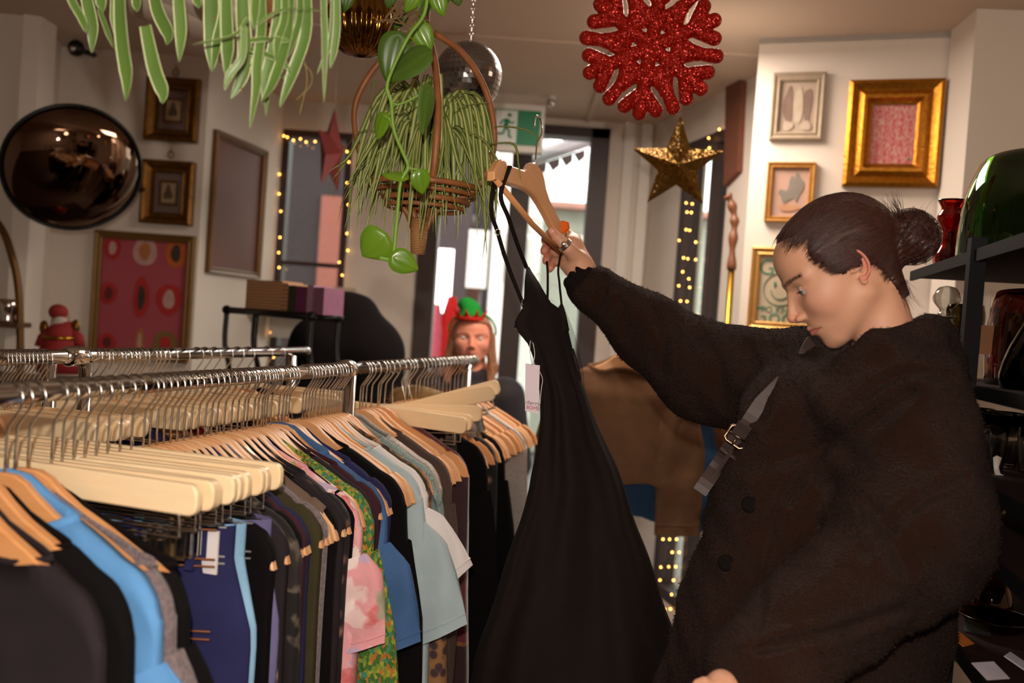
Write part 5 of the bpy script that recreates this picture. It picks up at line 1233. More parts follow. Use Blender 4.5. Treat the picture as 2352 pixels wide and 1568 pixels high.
hr = obj('hair', (npM(hv2, HM), hf2), hairm, wm_)
m = MB(); rr = random.Random(11)
C0 = Vector((-.012, 0, .035)); RA = Vector((.1045, .0815, .094))
def onsc(p):
    q = p.copy(); v = q - C0
    for _ in range(30):
        s = float(scalp(np.float32(q.x), np.float32(q.y), np.float32(q.z))) - .0066
        if abs(s) < .0003: break
        v = (q - C0).normalized(); q = q - v * (s * .6)
    return q
for i in range(1500):
    z = rr.uniform(.006, .098) if i % 5 else rr.uniform(-.08, -.005); s_ = -1 if rr.random() < .25 else 1
    x = float(xline(np.float32(z), 0)) - rr.uniform(-.008, .018)
    if z > .08: x = rr.uniform(.0, .07)
    a = Vector((min(x, .070), s_ * .07, z));
    if z > .085: a.y = s_ * rr.uniform(.0, .06)
    elif z > .06: a.y = s_ * rr.uniform(.03, .07); a.x = min(a.x, .064)
    a = onsc(a); e = Vector(BUN) + Vector((.02, s_ * rr.uniform(.0, .03), rr.uniform(-.02, .025)))
    pts = [HM @ (onsc(a.lerp(e, t_ / 7) + Vector((0, 0, (.012 if z < .05 else .03 if z < .072 else .065) * math.sin(PI * t_ / 7)))) + (a - C0).normalized() * rr.uniform(-.0005, .0006)) for t_ in range(8)]
    m.tube(bez(pts, 2), [.0001 + .0003 * min(1, k / 3) for k in range(15)], 3)
obj('hair_strands', m, hairm, wm_)['kind'] = 'stuff'
m = MB()
for i in range(170):  # flyaways and the spiky ends above the bun
    if i < 90:
        a = Vector(BUN) + Vector((rr.uniform(-.005, .035), rr.uniform(-.03, .03), .028)); dr_ = Vector((rr.uniform(-.35, .5), rr.uniform(-.3, .3), 1)).normalized(); L_ = rr.uniform(.03, .062)
    elif i < 140: a = Vector(BUN) + Vector((rr.uniform(-.03, 0), rr.uniform(-.03, .03), rr.uniform(-.02, .03))); dr_ = Vector((-1, rr.uniform(-.5, .5), rr.uniform(-.6, .7))).normalized(); L_ = rr.uniform(.01, .03)
    else: a = Vector((-.06 + rr.uniform(-.01, .012), .05 + rr.uniform(0, .012), -.06)); dr_ = Vector((rr.uniform(-.1, .25), .1, -1)).normalized(); L_ = rr.uniform(.02, .06)
    cv = Vector((rr.uniform(-.5, .5), rr.uniform(-.3, .3), 0)) * L_ * .5
    m.tube([HM @ a, HM @ (a + dr_ * L_ * .5 + cv * .3), HM @ (a + dr_ * L_ + cv)], [.0007 if i < 90 else .0003, .0005 if i < 90 else .0002, .0001], 3)
Bc = Vector(BUN)
for i in range(260):
    ax_ = Vector((rr.gauss(0, .6), rr.gauss(0, .6), rr.gauss(0, 1))).normalized(); u1_ = ax_.orthogonal().normalized(); v1_ = ax_.cross(u1_); a0 = rr.uniform(0, 6.28); sp_a = rr.uniform(1.2, 2.8); kf = rr.uniform(.98, 1.12)
    m.tube([HM @ (Bc + Vector(((u1_ * math.cos(a0 + q * sp_a / 9) + v1_ * math.sin(a0 + q * sp_a / 9)).x * .043, (u1_ * math.cos(a0 + q * sp_a / 9) + v1_ * math.sin(a0 + q * sp_a / 9)).y * .047, (u1_ * math.cos(a0 + q * sp_a / 9) + v1_ * math.sin(a0 + q * sp_a / 9)).z * .045)) * (kf + (.12 * (q / 9) ** 2 if i % 6 == 0 else 0))) for q in range(10)], [.0005] * 8 + [.0003, .0001], 3)
obj('loose_hair', m, hairm, wm_)['kind'] = 'stuff'
# ear studs, rings
for c in ((-.012, .0815, .022), (-.014, .0785, -.002)): obj('ear_stud', MB().sphere(HM @ Vector(c), .0013, 6), W['chrome'], wm_)
def ringat(a, b, t_, r, th, mat, name, flat=None):
    a = Vector(a); b = Vector(b); c = a.lerp(b, t_); ax = (b - a).normalized(); u_ = ax.orthogonal().normalized(); v_ = ax.cross(u_)
    return obj(name, MB().tube([c + u_ * math.cos(q) * r + v_ * math.sin(q) * r for q in [i * 2 * PI / 28 for i in range(28)]], th, 8, closed=True), mat, wm_)
rg = ringat(thumb[1][0], thumb[2][0], .35, .0124, .0026, W['chrome'], 'silver_ring'); rg['label'] = 'chunky silver thumb ring'
for q_t in (.47, .59): ringat(thumb[1][0], thumb[2][0], q_t, .0122, .0026, W['chrome'], 'ring_band')
obj('ring_ornament', MB().sphere(P(1295, 560, 1.702), .0050, 10, (1, .6, 1.1)), W['chrome'], wm_)
amb = NT('amber_resin'); amb.col((230, 96, 8)); amb.set(rough=.08, trans=.12, ior=1.5, coat=.6); amb = amb.m
ac = P(1292, 521, 1.745); mm = MB(); pts = []
for k, (a, rr_) in enumerate(((100, .011), (40, .013), (-10, .0125), (-75, .012), (-130, .010), (165, .0105))): rr_ *= 1.12; pts.append((rr_ * math.cos(math.radians(a)), rr_ * math.sin(math.radians(a))))
mm.prism(pts, .012, Matrix.Translation(ac), bev=.003); ag = obj('amber_ring', mm, amb, wm_, smooth=False); ag['label'] = 'chunky orange resin ring'
# nails
nl_ = simple('nail', (226, 158, 140), .3)
for ch in [thumb] + fing:
    a = Vector(ch[-2][0]); b = Vector(ch[-1][0]); toc = (CAM - b).normalized(); ax = (b - a).normalized(); n_ = (toc - ax * toc.dot(ax)).normalized(); n_ = n_ if ch is thumb else -n_
    sd = ax.cross(n_); cN = b + n_ * (ch[-1][1] * .86) - ax * .001; M3 = Matrix(((sd.x, ax.x, n_.x), (sd.y, ax.y, n_.y), (sd.z, ax.z, n_.z)))
    obj('nail', MB().sphere(cN, 1, 8, (.0058, .0075, .0018), M3), nl_, wm_)
# coat
t = NT('teddy_fleece'); n = t.vor(330); n2 = t.noise(9); t.col(t.mix(n2, (50, 28, 17), (30, 17, 11))); t.set(rough=1, spec=.08, sheen=.03); t.bump(n, 1, .004); fleece = t.m
def C(px, py, d): return tuple(P(px, py, d))
CO = [(C(2020, 1015, 1.45), C(1820, 1720, 1.45), .150, .195), (C(1855, 1010, 1.43), C(1745, 1720, 1.42), .115, .185), (C(1900, 930, 1.53), C(2010, 995, 1.38), .10, .105),
      (C(2078, 975, 1.31), C(2108, 1225, 1.235), .097, .088), (C(2108, 1225, 1.235), C(1740, 1545, 1.14), .085, .07),
      (C(1372, 674, 1.735), C(1480, 752, 1.70), .046, .060), (C(1480, 752, 1.70), C(1620, 856, 1.645), .060, .078), (C(1620, 856, 1.645), C(1860, 900, 1.545), .080, .112)]
COL_ = [(C(1928, 862, 1.33), C(2020, 812, 1.29), .026, .030), (C(2020, 812, 1.29), C(2110, 782, 1.31), .030, .036), (C(2110, 782, 1.31), C(2128, 790, 1.42), .036, .036), (C(2128, 790, 1.42), C(2030, 815, 1.49), .036, .032), (C(2030, 815, 1.49), C(1925, 865, 1.47), .032, .028),
        (C(1965, 935, 1.30), C(2105, 880, 1.29), .055, .062), (C(2105, 880, 1.29), C(2125, 880, 1.42), .062, .065), (C(1905, 935, 1.36), C(1850, 985, 1.40), .055, .05), (C(2000, 945, 1.40), C(1960, 965, 1.44), .08, .10)]
def coatf(X, Y, Z):
    D = None
    for a, b, r1, r2 in CO: q = cap(X, Y, Z, a, b, r1, r2); D = q if D is None else smin(D, q, .05)
    E = None
    for a, b, r1, r2 in COL_: q = cap(X, Y, Z, a, b, r1, r2); E = q if E is None else smin(E, q, .015)
    E = E + .004 * np.sin(X * 40 + Z * 30)
    # folded lapel line running from collar toward the buttons
    D = smin(D, E, .02)
    D = D + .006 * np.sin(X * 22 - Z * 26 + Y * 9) * np.sin(Z * 14 + X * 7) + .003 * np.sin(X * 60 + Z * 52) * np.sin(Z * 33 - Y * 40)
    D = D + .0016 * np.sin(X * 410 + 2.1 * np.sin(Z * 130)) * np.sin(Y * 390 + 1.3) * np.sin(Z * 430 + 1.7 * np.sin(X * 150))
    D = np.maximum(D, .62 - Z)
    ax = np.array(C(1325, 628, 1.748)); bx_ = np.array(C(1480, 752, 1.70)); dd = (bx_ - ax) / np.linalg.norm(bx_ - ax)
    tt = (X - ax[0]) * dd[0] + (Y - ax[1]) * dd[1] + (Z - ax[2]) * dd[2]; near = (X < ax[0] + .12) & (Z > 1.4) & (Y > 1.5)
    D = np.where(near, smax(D, -(tt - .022), .006), D)
    nk = cap(X, Y, Z, tuple(HM @ Vector((-.03, 0, -.05))), tuple(HM @ Vector((-.002, 0, -.165))), .047, .052); D = smax(D, -nk, .01)
    return D
lo = np.array([.06, 1.0, .6]); hi = np.array([.76, 1.84, 1.68]); cv_, cf_ = sdf_mesh(coatf, lo, hi, .0048)
FOLDS = [([(2185, 862), (2090, 858), (2010, 890), (1935, 965), (1870, 1060), (1810, 1150)], 11, .010), ([(1700, 1072), (1860, 1035), (2000, 965), (2090, 905)], 16, .008), ([(1990, 1270), (2100, 1160), (2215, 1100)], 14, .008), ([(1740, 1490), (1900, 1455), (2070, 1400)], 12, .010), ([(1500, 715), (1522, 780), (1520, 850)], 12, .007), ([(1610, 770), (1650, 840), (1660, 930)], 14, .008), ([(1392, 640), (1378, 690), (1350, 735)], 8, .006), ([(1790, 1180), (1760, 1300), (1740, 1450)], 10, .006), ([(1900, 1100), (2010, 1180), (2080, 1300)], 18, .008), ([(1720, 800), (1760, 880), (1740, 960)], 14, .007), ([(1420, 690), (1440, 730), (1430, 775)], 8, .005)]
dv = cv_ - np.array(CAM); dep = dv @ np.array(_f); pxs_ = 1176 + FPX * (dv @ np.array(_r)) / dep; pys_ = 784 - FPX * (dv @ np.array(_u)) / dep
for pl2, wd, am in FOLDS:   # pressed creases in the fleece
    best = np.full(len(cv_), 1e9)
    pp = [(p.x, p.y) for p in bez([Vector((a, b, 0)) for a, b in pl2], 10)]
    for (a0_, b0_), (a1_, b1_) in zip(pp, pp[1:]):
        L2 = (a1_ - a0_) ** 2 + (b1_ - b0_) ** 2 + 1e-9; tq = np.clip(((pxs_ - a0_) * (a1_ - a0_) + (pys_ - b0_) * (b1_ - b0_)) / L2, 0, 1)
        best = np.minimum(best, np.hypot(pxs_ - a0_ - tq * (a1_ - a0_), pys_ - b0_ - tq * (b1_ - b0_)))
    g_f = np.exp(-(best / wd) ** 2) * am - np.exp(-((best - wd * 2.2) / (wd * 1.2)) ** 2) * am * .4
    cv_ = cv_ + dv / np.linalg.norm(dv, axis=1)[:, None] * g_f[:, None]
ct = obj('coat', (cv_, cf_), fleece, wm_); ct['label'] = 'dark brown fleece coat'
CB = BVHTree.FromPolygons([tuple(v) for v in cv_], [tuple(f) for f in cf_])
def oncoat(px, py, off=.004):
    dr_ = ray(px, py).normalized(); hit = CB.ray_cast(CAM, dr_)
    if hit[0] is None: return P(px, py, 1.4), -dr_
    return hit[0] - dr_ * off, hit[1]
# fleece pile: short tufts
rr = random.Random(2); m = MB(); nv = len(cv_)
me_c = ct.data; nrm = np.zeros((len(me_c.vertices), 3), np.float32); me_c.vertices.foreach_get('normal', nrm.ravel()) if False else None
for i in range(30000):
    k = rr.randrange(nv); p = Vector(cv_[k])
    if p.z < .98: continue
    nn_ = Vector(me_c.vertices[k].normal)
    d_ = (nn_ + Vector((rr.gauss(0, .75), rr.gauss(0, .75), rr.gauss(0, .75)))).normalized(); s_ = d_.orthogonal().normalized() * .0008
    m.add([p - s_, p + s_, p + d_ * rr.uniform(.003, .006)], [(0, 1, 2)])
pl_ = obj('pile', m, fleece, wm_); pl_['kind'] = 'stuff'
cuff = [[H(1328, 634, 1.75, .034), H(1352, 664, 1.742, .040), H(1420, 712, 1.72, .044)]]
lo, hi = bounds(cuff, .01)
def cuf(X, Y, Z):
    D = chain_sdf(cuff, .01)(X, Y, Z) + .0012 * np.sin(Z * 300 + X * 250)
    a = np.array(C(1324, 628, 1.75)); b = np.array(C(1400, 700, 1.725)); dd = (b - a) / np.linalg.norm(b - a); tt = (X - a[0]) * dd[0] + (Y - a[1]) * dd[1] + (Z - a[2]) * dd[2]
    D = smax(D, -(tt + .004), .004); return smax(D, -cap(X, Y, Z, C(1310, 610, 1.752), C(1345, 650, 1.745), .028, .030), .003)
v_, f_ = sdf_mesh(cuf, lo, hi, .0018); cf = obj('knit_cuff', (v_, f_), simple('black_knit_cuff', (24, 14, 14), .95, bump=.6, bscale=500), wm_)
tr_ch = [[(tuple(hipc), .145), (tuple(hipc + Vector((0, -.07, -.1))), .11), ((.38, 1.32, .5), .08), ((.42, 1.33, .13), .07)], [(tuple(hipc), .145), (tuple(hipc + Vector((0, .07, -.1))), .11), ((.36, 1.53, .5), .08), ((.42, 1.54, .13), .07)]]
lo, hi = bounds(tr_ch, .01); obj('trousers', sdf_mesh(chain_sdf(tr_ch, .02), lo, hi, .012), blk, wm_)
sho = [[((.44, 1.33, .045), .045), ((.28, 1.32, .035), .038)], [((.44, 1.54, .045), .045), ((.28, 1.54, .035), .038)]]
for s_ in sho: lo, hi = bounds([s_], .01); lo[2] = -.01; obj('shoe', sdf_mesh(lambda X, Y, Z, s_=s_: np.maximum(chain_sdf([s_], .01)(X, Y, Z), -Z + .001), lo, hi, .006), W['black'], wm_)
# buttons
for (px, py) in ((1722, 1158), (1668, 1292)):
    p_, n_ = oncoat(px, py, .003); q = (-ray(px, py)).normalized().to_track_quat('Z', 'Y').to_matrix()
    obj('button', MB().lathe([(0, -.002), (.0115, -.002), (.012, .001), (.010, .0025), (.007, .0018), (0, .0018)], p_, 24, q), simple('dark_button', (14, 8, 6), .8, spec=.1), wm_)
# belt strap with buckle lying over the coat
stm_ = simple('grey_brown_strap', (66, 50, 46), .6, var=.1); stm_.node_tree
def strap(pts, w, name, mat, par, off=.008, th=.0028):
    P3 = []
    for (px, py) in pts:
        p_, n_ = oncoat(px, py, off); P3.append(p_)
    for _ in range(3): P3 = [P3[0]] + [(a + b * 2 + c) / 4 for a, b, c in zip(P3, P3[1:], P3[2:])] + [P3[-1]]
    m = MB(); vs = []; ws = w if isinstance(w, list) else [w] * len(P3)
    for i, p in enumerate(P3):
        t_ = (P3[min(i + 1, len(P3) - 1)] - P3[max(0, i - 1)]).normalized(); n_ = (CAM - p).normalized(); n_ = (n_ - t_ * n_.dot(t_)).normalized(); s_ = t_.cross(n_)
        for a, b in ((-1, -1), (1, -1), (1, 1), (-1, 1)): vs.append(p + s_ * (a * ws[i] / 2) + n_ * (b * th / 2))
    fs = [(i * 4 + j, i * 4 + (j + 1) % 4, i * 4 + 4 + (j + 1) % 4, i * 4 + 4 + j) for i in range(len(P3) - 1) for j in range(4)] + [(3, 2, 1, 0), tuple(4 * (len(P3) - 1) + j for j in range(4))]
    m.add(vs, fs); return obj(name, m, mat, par, smooth=False), P3
bs = thing('belt_strap', oncoat(1695, 1000)[0], 'dark grey leather strap with metal buckle across coat front', 'strap')
def lp_(a, b, n): return [(a[0] + (b[0] - a[0]) * i / n, a[1] + (b[1] - a[1]) * i / n) for i in range(n + 1)]
strap(lp_((1786, 866), (1690, 1010), 10), [.002 + .018 * min(1, i / 4) for i in range(11)], 'strap', stm_, bs)
strap(lp_((1712, 975), (1607, 1130), 12), .0225, 'strap_end', stm_, bs, .013)
strap(lp_((1868, 788), (1835, 812), 4), [.026, .022, .016, .01, .002], 'strap_upper', stm_, bs, .006)
strap(lp_((1680, 1035), (1640, 1095), 6), .006, 'loose_thread_strap', stm_, bs, .020)
bc2, _ = oncoat(1694, 1003, .02); dirs = (P(1607, 1130, 1) - P(1786, 866, 1)).normalized(); nn_ = (CAM - bc2).normalized(); dirs = (dirs - nn_ * dirs.dot(nn_)).normalized(); ss = dirs.cross(nn_)
q = []
for a, b in ((-1, -1), (1, -1), (1, 1), (-1, 1)): q += [bc2 + ss * (a * .0165) + dirs * (b * .0135)]
path = []
for i in range(4): path += [q[i].lerp(q[(i + 1) % 4], .15), q[i].lerp(q[(i + 1) % 4], .85)]
obj('buckle', MB().tube(path, .0024, 8, closed=True).tube([bc2 - ss * .016, bc2 + ss * .016], .0018, 6).tube([bc2, bc2 + dirs * .015 + nn_ * .002], .0018, 6), simple('antique_metal', (150, 120, 100), .25, 1), bs)
k1 = oncoat(1672, 1042, .018)[0]
obj('keeper_loop', MB().tube([k1 - ss * .0135 - nn_ * .004, k1 - ss * .0135 + nn_ * .002, k1 + ss * .0135 + nn_ * .002, k1 + ss * .0135 - nn_ * .004], .0032, 6, closed=True), stm_, bs)

# ---------------- hanger in her hand and the dress on it
A0 = P(1229, 384, 1.655); Lt = P(1106, 458, 1.44); Rt = P(1300, 648, 1.785)
wx_ = (Rt - Lt).normalized(); upv = A0 - (Lt + Rt) / 2; upv = (upv - wx_ * upv.dot(wx_)).normalized(); ny = upv.cross(wx_); half = (Rt - Lt).length / 2
hh = (A0 - (Lt + Rt) / 2).dot(upv); org_ = A0 + upv * .088 - wx_ * 0
ctr = (Lt + Rt) / 2; shx = (A0 - ctr).dot(wx_)
HMt = Matrix(((wx_.x, ny.x, upv.x, org_.x), (wx_.y, ny.y, upv.y, org_.y), (wx_.z, ny.z, upv.z, org_.z), (0, 0, 0, 1)))
print('hanger half', half, 'drop', hh, 'shift', shx)
hg = mk('wooden_hanger'); hg['label'] = 'wooden hanger with round bar raised in the person\'s hand'; sxs = half / .226; 
T = [(0, -.086), (.02, -.087), (.036, -.096), (.05, -.112), (.075, -.126), (.12, -.139), (.150, -.149), (.155, -.155), (.162, -.156), (.168, -.150), (.185, -.153), (.205, -.166), (.226, -.192)]
Bt = [(.222, -.206), (.195, -.196), (.15, -.182), (.11, -.170), (.07, -.158), (.035, -.15), (0, -.146)]
sh_ = shx
full = T + Bt; full = full + [(-x, z) for x, z in reversed(full) if x > 0]; full = [(x * sxs, z) for x, z in full]
m = MB().prism(full, .0145, bev=.0025)
for v in m.v: v.y -= .25 * v.x * v.x; v.z += -.0 - .0 * v.x
obj('body', m, W['wood'], hg, local=True, angle=35)
obj('trouser_bar', MB().tube([(-.205 * sxs, -.010, -.196), (0, -.004, -.2), (.19 * sxs, -.008, -.2)], .0052, 12), W['orangewood'], hg, local=True); hook_part(hg); hg.matrix_world = HMt
t = NT('black_dress_cloth'); t.col(t.mix(t.noise(40), (30, 18, 14), (17, 10, 8))); t.set(rough=.9, spec=.2); t.bump(t.noise(700), .2, .001); dress_m = t.m
ds = thing('slip_dress', P(1270, 700, 1.64), 'long black strappy dress hanging from the raised hanger', 'dress')
rows = [(613, 1209, 1216), (628, 1207, 1224), (645, 1205, 1236), (670, 1204, 1250), (695, 1203, 1266), (707, 1202, 1283), (722, 1190, 1297), (742, 1181, 1301), (765, 1191, 1308), (790, 1212, 1314), (830, 1228, 1322), (870, 1238, 1331), (900, 1241, 1344), (950, 1239, 1364), (1000, 1236, 1386), (1060, 1229, 1411), (1120, 1216, 1434), (1200, 1191, 1462), (1300, 1160, 1496), (1400, 1126, 1532), (1500, 1095, 1566), (1620, 1066, 1605), (1800, 1030, 1640), (2000, 1010, 1660)]
zc = np.linspace(rows[0][0], rows[-1][0], 120); Lx = np.interp(zc, [r[0] for r in rows], [r[1] for r in rows]); Rx = np.interp(zc, [r[0] for r in rows], [r[2] for r in rows])
def dfn(u_, v_):
    i = v_ * 119; k = int(min(118, math.floor(i))); fr = i - k; py = zc[k] + (zc[k + 1] - zc[k]) * fr; l = Lx[k] + (Lx[k + 1] - Lx[k]) * fr; r_ = Rx[k] + (Rx[k + 1] - Rx[k]) * fr
    a = 2 * PI * u_; c = math.cos(a); s = math.sin(a); w = (r_ - l) / 2; cx = (l + r_) / 2; dp = 1.63 + .02 * (v_); fl = min(1, max(0, (py - 690) / 200))
    rip = fl * (.006 * math.sin(7 * a + 2 * v_ * 5) + .003 * math.sin(13 * a + 1.3)) * (1 + 1.6 * v_)
    depth = dp + s * (w / FPX * 1.63 * .55 + .004) + rip * abs(s)
    return P(cx + w * c * (abs(c) ** -.15 if abs(c) > 1e-3 else 1) * 1.0 + fl * 2.5 * math.sin(7 * v_ * 6 + a), py, depth + (c * .05 * (1 - v_)))
dz_ = MB().grid(dfn, 90, 120, True)
for v in dz_.v: v.z = max(v.z, .02)
obj('skirt_and_bodice', dz_, dress_m, ds)
def cone(px, py, bx0, bx1, by, d): # second cup
    def f(u_, v_):
        a = 2 * PI * u_; w = (2 + (bx1 - bx0) / 2 * v_ ** .8); cx = px + ((bx0 + bx1) / 2 - px) * v_; return P(cx + w * math.cos(a), py + (by - py) * v_, d + .02 * v_ * math.sin(a))
    return MB().grid(f, 30, 10, True)
obj('cup', cone(1290, 697, 1262, 1306, 760, 1.665), dress_m, ds)
obj('cup', cone(1203, 706, 1182, 1225, 752, 1.60), dress_m, ds)
def hgp(x, z, y=-.012): return HMt @ Vector((x * sxs, y, z))
hl = hgp(-.162, -.154, -.006)
def ribbon(pts, w, name='strap'): return obj(name, MB().tube(bez(pts, 5), w / 2, 6, flat=.25, ref=_r), dress_m, ds)
ribbon([hgp(-.16, -.155, -.016), P(1150, 447, 1.475), P(1168, 500, 1.51), P(1190, 565, 1.57), P(1210, 616, 1.62)], .0075)
ribbon([hgp(-.165, -.155, .006), P(1128, 478, 1.50), P(1142, 530, 1.53), P(1160, 590, 1.56), P(1182, 650, 1.59), P(1205, 706, 1.61)], .0072)
ribbon([P(1256, 600, 1.775), P(1258, 628, 1.74), P(1258, 665, 1.69), P(1257, 690, 1.65)], .0045)
ribbon([hgp(.165, -.158, -.012), P(1283, 610, 1.725), P(1285, 650, 1.70), P(1290, 700, 1.67)], .0042)
obj('slider', MB().tube([P(1143, 533, 1.525) + Vector((math.cos(a) * .004, 0, math.sin(a) * .005)) for a in [i * 2 * PI / 12 for i in range(12)]], .0011, 6, closed=True), W['chrome'], ds)
obj('slider', MB().tube([P(1204, 694, 1.598) + Vector((math.cos(a) * .004, 0, math.sin(a) * .005)) for a in [i * 2 * PI / 12 for i in range(12)]], .0011, 6, closed=True), W['chrome'], ds)
t = NT('sheer_mesh'); t.col((20, 14, 14)); t.set(rough=.9, alpha=.42); sheer = t.m
sp_rows = [(715, 1292, 1300), (760, 1300, 1318), (800, 1308, 1330), (850, 1318, 1340), (900, 1330, 1345), (960, 1350, 1365)]
def shf(u_, v_):
    py = 715 + 245 * v_; l = interp(py, [(a, b) for a, b, c in sp_rows]); r_ = interp(py, [(a, c) for a, b, c in sp_rows]); return P(l - 6 + (r_ - l + 6) * u_, py, 1.66 + .01 * math.sin(v_ * 12) + .02 * u_)
obj('sheer_side_panel', MB().grid(shf, 8, 30), sheer, ds)
for pts in ([(1303, 770), (1318, 830), (1326, 868), (1318, 900), (1308, 860)], [(1308, 850), (1312, 885), (1320, 897), (1336, 896)], [(1316, 800), (1332, 860), (1340, 930), (1356, 990)], [(1304, 820), (1310, 870), (1325, 940), (1345, 1010)]): obj('tie_string', MB().tube(bez([P(a, b, 1.668) for a, b in pts], 5), .0013, 5), dress_m, ds)
# price tag
tp_ = [P(1207, 834, 1.585), P(1240, 839, 1.585), P(1236, 951, 1.58), P(1206, 943, 1.58)]
pt_ = thing('price_tag', (tp_[0] + tp_[2]) / 2, 'white rectangular price tag with red lettering hanging from the black dress', 'tag')
obj('card', MB().quadbox(tp_[3], tp_[2], tp_[1], tp_[0], (CAM - tp_[0]), -.0008), simple('tag_card', (214, 196, 204), .6, var=.02), pt_, smooth=False)
tu = (tp_[1] - tp_[0]).normalized(); tn = (CAM - tp_[0]).normalized(); tn = (tn - tu * tn.dot(tu)).normalized(); tv = tn.cross(tu)
def tagM(p): return Matrix(((tu.x, tv.x, tn.x, p.x), (tu.y, tv.y, tn.y, p.y), (tu.z, tv.z, tn.z, p.z), (0, 0, 0, 1)))
text('cherry', .0105, simple('grey_script', (130, 90, 100), .6), tagM(P(1221, 925, 1.5805) + tn * .0012), pt_, shear=.5, extrude=.0002)
text('BOMB', .0085, simple('red_print', (170, 24, 50), .6), tagM(P(1224, 937, 1.5805) + tn * .0012), pt_, extrude=.0002)
for pts in ([(1222, 838), (1218, 815), (1217, 795), (1219, 780)], [(1224, 838), (1228, 815), (1226, 795), (1222, 782)], [(1238, 850), (1246, 870), (1243, 895), (1240, 930)]): obj('loop', MB().tube(bez([P(a, b, 1.583) for a, b in pts], 5), .0007, 5), simple('clear_plastic', (225, 225, 220), .2), pt_)

# ---------------- person in elf headband by the door
eo_ = P(1083, 782, 3.7); EM = headframe(eo_ + Vector((0, .03, 0)), (CAM - eo_) * Vector((1, 1, 0)), -2) @ Matrix.Diagonal((.9, 1.04, .86, 1))
ep = thing('person', Vector((eo_.x, eo_.y + .03, 0)), 'smiling person with long brown hair and green elf headband by the door', 'person')
ev, ef = sdf_mesh(lambda X, Y, Z: headsdf(X, Y, Z, 1.0), (-.13, -.1, -.2), (.135, .1, .135), .003); et = face_tint(ev, (228, 146, 118))
bz = Vector((eo_.x, eo_.y + .05, 0)); g_z = lambda x, y, z, r: (tuple(bz + Vector((x, y, z))), r)
sh_z = (EM @ Vector((-.068, 0, -.19))).z - .03
eb = [[g_z(0, .0, sh_z + .06, .055), g_z(0, .02, sh_z - .05, .1), g_z(0, .02, .95, .13)], [g_z(-.15, .02, sh_z - .03, .06), g_z(-.2, .02, sh_z - .3, .05), g_z(-.15, -.1, sh_z - .5, .04)], [g_z(.15, .02, sh_z - .03, .06), g_z(.2, .02, sh_z - .3, .05), g_z(.15, -.1, sh_z - .5, .04)], [g_z(-.08, .02, .93, .09), g_z(-.09, .02, .5, .06), g_z(-.09, .03, .07, .045), g_z(-.09, -.1, .04, .035)], [g_z(.08, .02, .93, .09), g_z(.09, .02, .5, .06), g_z(.09, .03, .07, .045), g_z(.09, -.1, .04, .035)]]
lo, hi = bounds(eb, .01); v_, f_ = sdf_mesh(chain_sdf(eb, .03), lo, hi, .015)
b_ = obj('body', joinm([(npM(ev, EM), ef), (v_, f_)]), skinmat('ruddy_skin', (228, 146, 118)), ep); add_tint(b_, np.concatenate([et, np.tile(np.array(lin((226, 150, 122))[:3]), (len(v_), 1))]))
for s_ in (-1, 1):
    eo2 = obj('eye', MB().sphere(EM @ Vector((.0735, .0315 * s_, .008)), .0121, 10), eyem, ep); obj('iris', MB().sphere(EM @ Vector((.0815, .0315 * s_, .007)), .0055, 8), simple('brown_iris', (50, 34, 26), .2), eo2)
jk = [[g_z(0, .0, sh_z + .04, .075), g_z(0, .02, sh_z - .06, .13), g_z(0, .02, .85, .17)], [g_z(-.15, .02, sh_z - .03, .085), g_z(-.21, .02, sh_z - .3, .07), g_z(-.15, -.1, sh_z - .48, .055)], [g_z(.15, .02, sh_z - .03, .085), g_z(.21, .02, sh_z - .3, .07), g_z(.15, -.1, sh_z - .48, .055)]]
lo, hi = bounds(jk, .01); obj('jacket', sdf_mesh(chain_sdf(jk, .04), lo, hi, .01), simple('dark_jacket', (34, 26, 32), .8), ep)
tr2 = [[g_z(-.08, .02, .93, .11), g_z(-.09, .02, .5, .08), g_z(-.09, .03, .1, .065)], [g_z(.08, .02, .93, .11), g_z(.09, .02, .5, .08), g_z(.09, .03, .1, .065)]]
lo, hi = bounds(tr2, .01); obj('trousers', sdf_mesh(chain_sdf(tr2, .02), lo, hi, .012), blk, ep)
def ehair(X, Y, Z):
    A = np.abs(Y); s = scalp(X, Y, Z) - .009; s = np.maximum(s, X - np.interp(Z, [-.1, 0, .03, .06, .08, .1], [-.0, .02, .03, .045, .06, .3]) - 0 * A)
    lk = smin(cap(X, A, Z, (.0, .072, .02), (-.005, .088, -.12), .02, .022), cap(X, A, Z, (-.005, .088, -.12), (.02, .085, -.2), .022, .014), .01)
    return smin(s, lk, .012) + .0015 * np.sin(Y * 300 + Z * 60)
v_, f_ = sdf_mesh(ehair, (-.14, -.13, -.23), (.11, .13, .15), .0045); obj('hair', (npM(v_, EM), f_), simple('auburn_hair', (170, 112, 74), .5, var=.25, nscale=60), ep)
hb = thing('elf_headband', EM @ Vector((0, 0, .13)), 'green felt elf hat on a headband with red pointed trim', 'headband')
grn = simple('felt_green', (34, 150, 56), .9); rdf = simple('felt_red', (196, 40, 30), .9)
def e3(px, py, d=3.69): return P(px, py, d)
obj('hat', MB().tube(bez([e3(1079, 728), e3(1078, 712), e3(1066, 700), e3(1050, 698)], 5), [.05, .05, .049, .048, .046, .045, .044, .042, .04, .037, .034, .03, .026, .02, .012, .004], 16), grn, hb)
m = MB(); hc = e3(1080, 730)
for k in range(9): a = 2 * PI * k / 9; b0 = hc + Vector((math.cos(a) * .05, math.sin(a) * .05, -.008)); b1 = hc + Vector((math.cos(a + .6) * .05, math.sin(a + .6) * .05, -.008)); tip = hc + Vector((math.cos(a + .3) * .072, math.sin(a + .3) * .072, .03)); m.quadbox(b0, b1, tip, tip + Vector((0, 0, .001)), (0, 0, 1), .006)
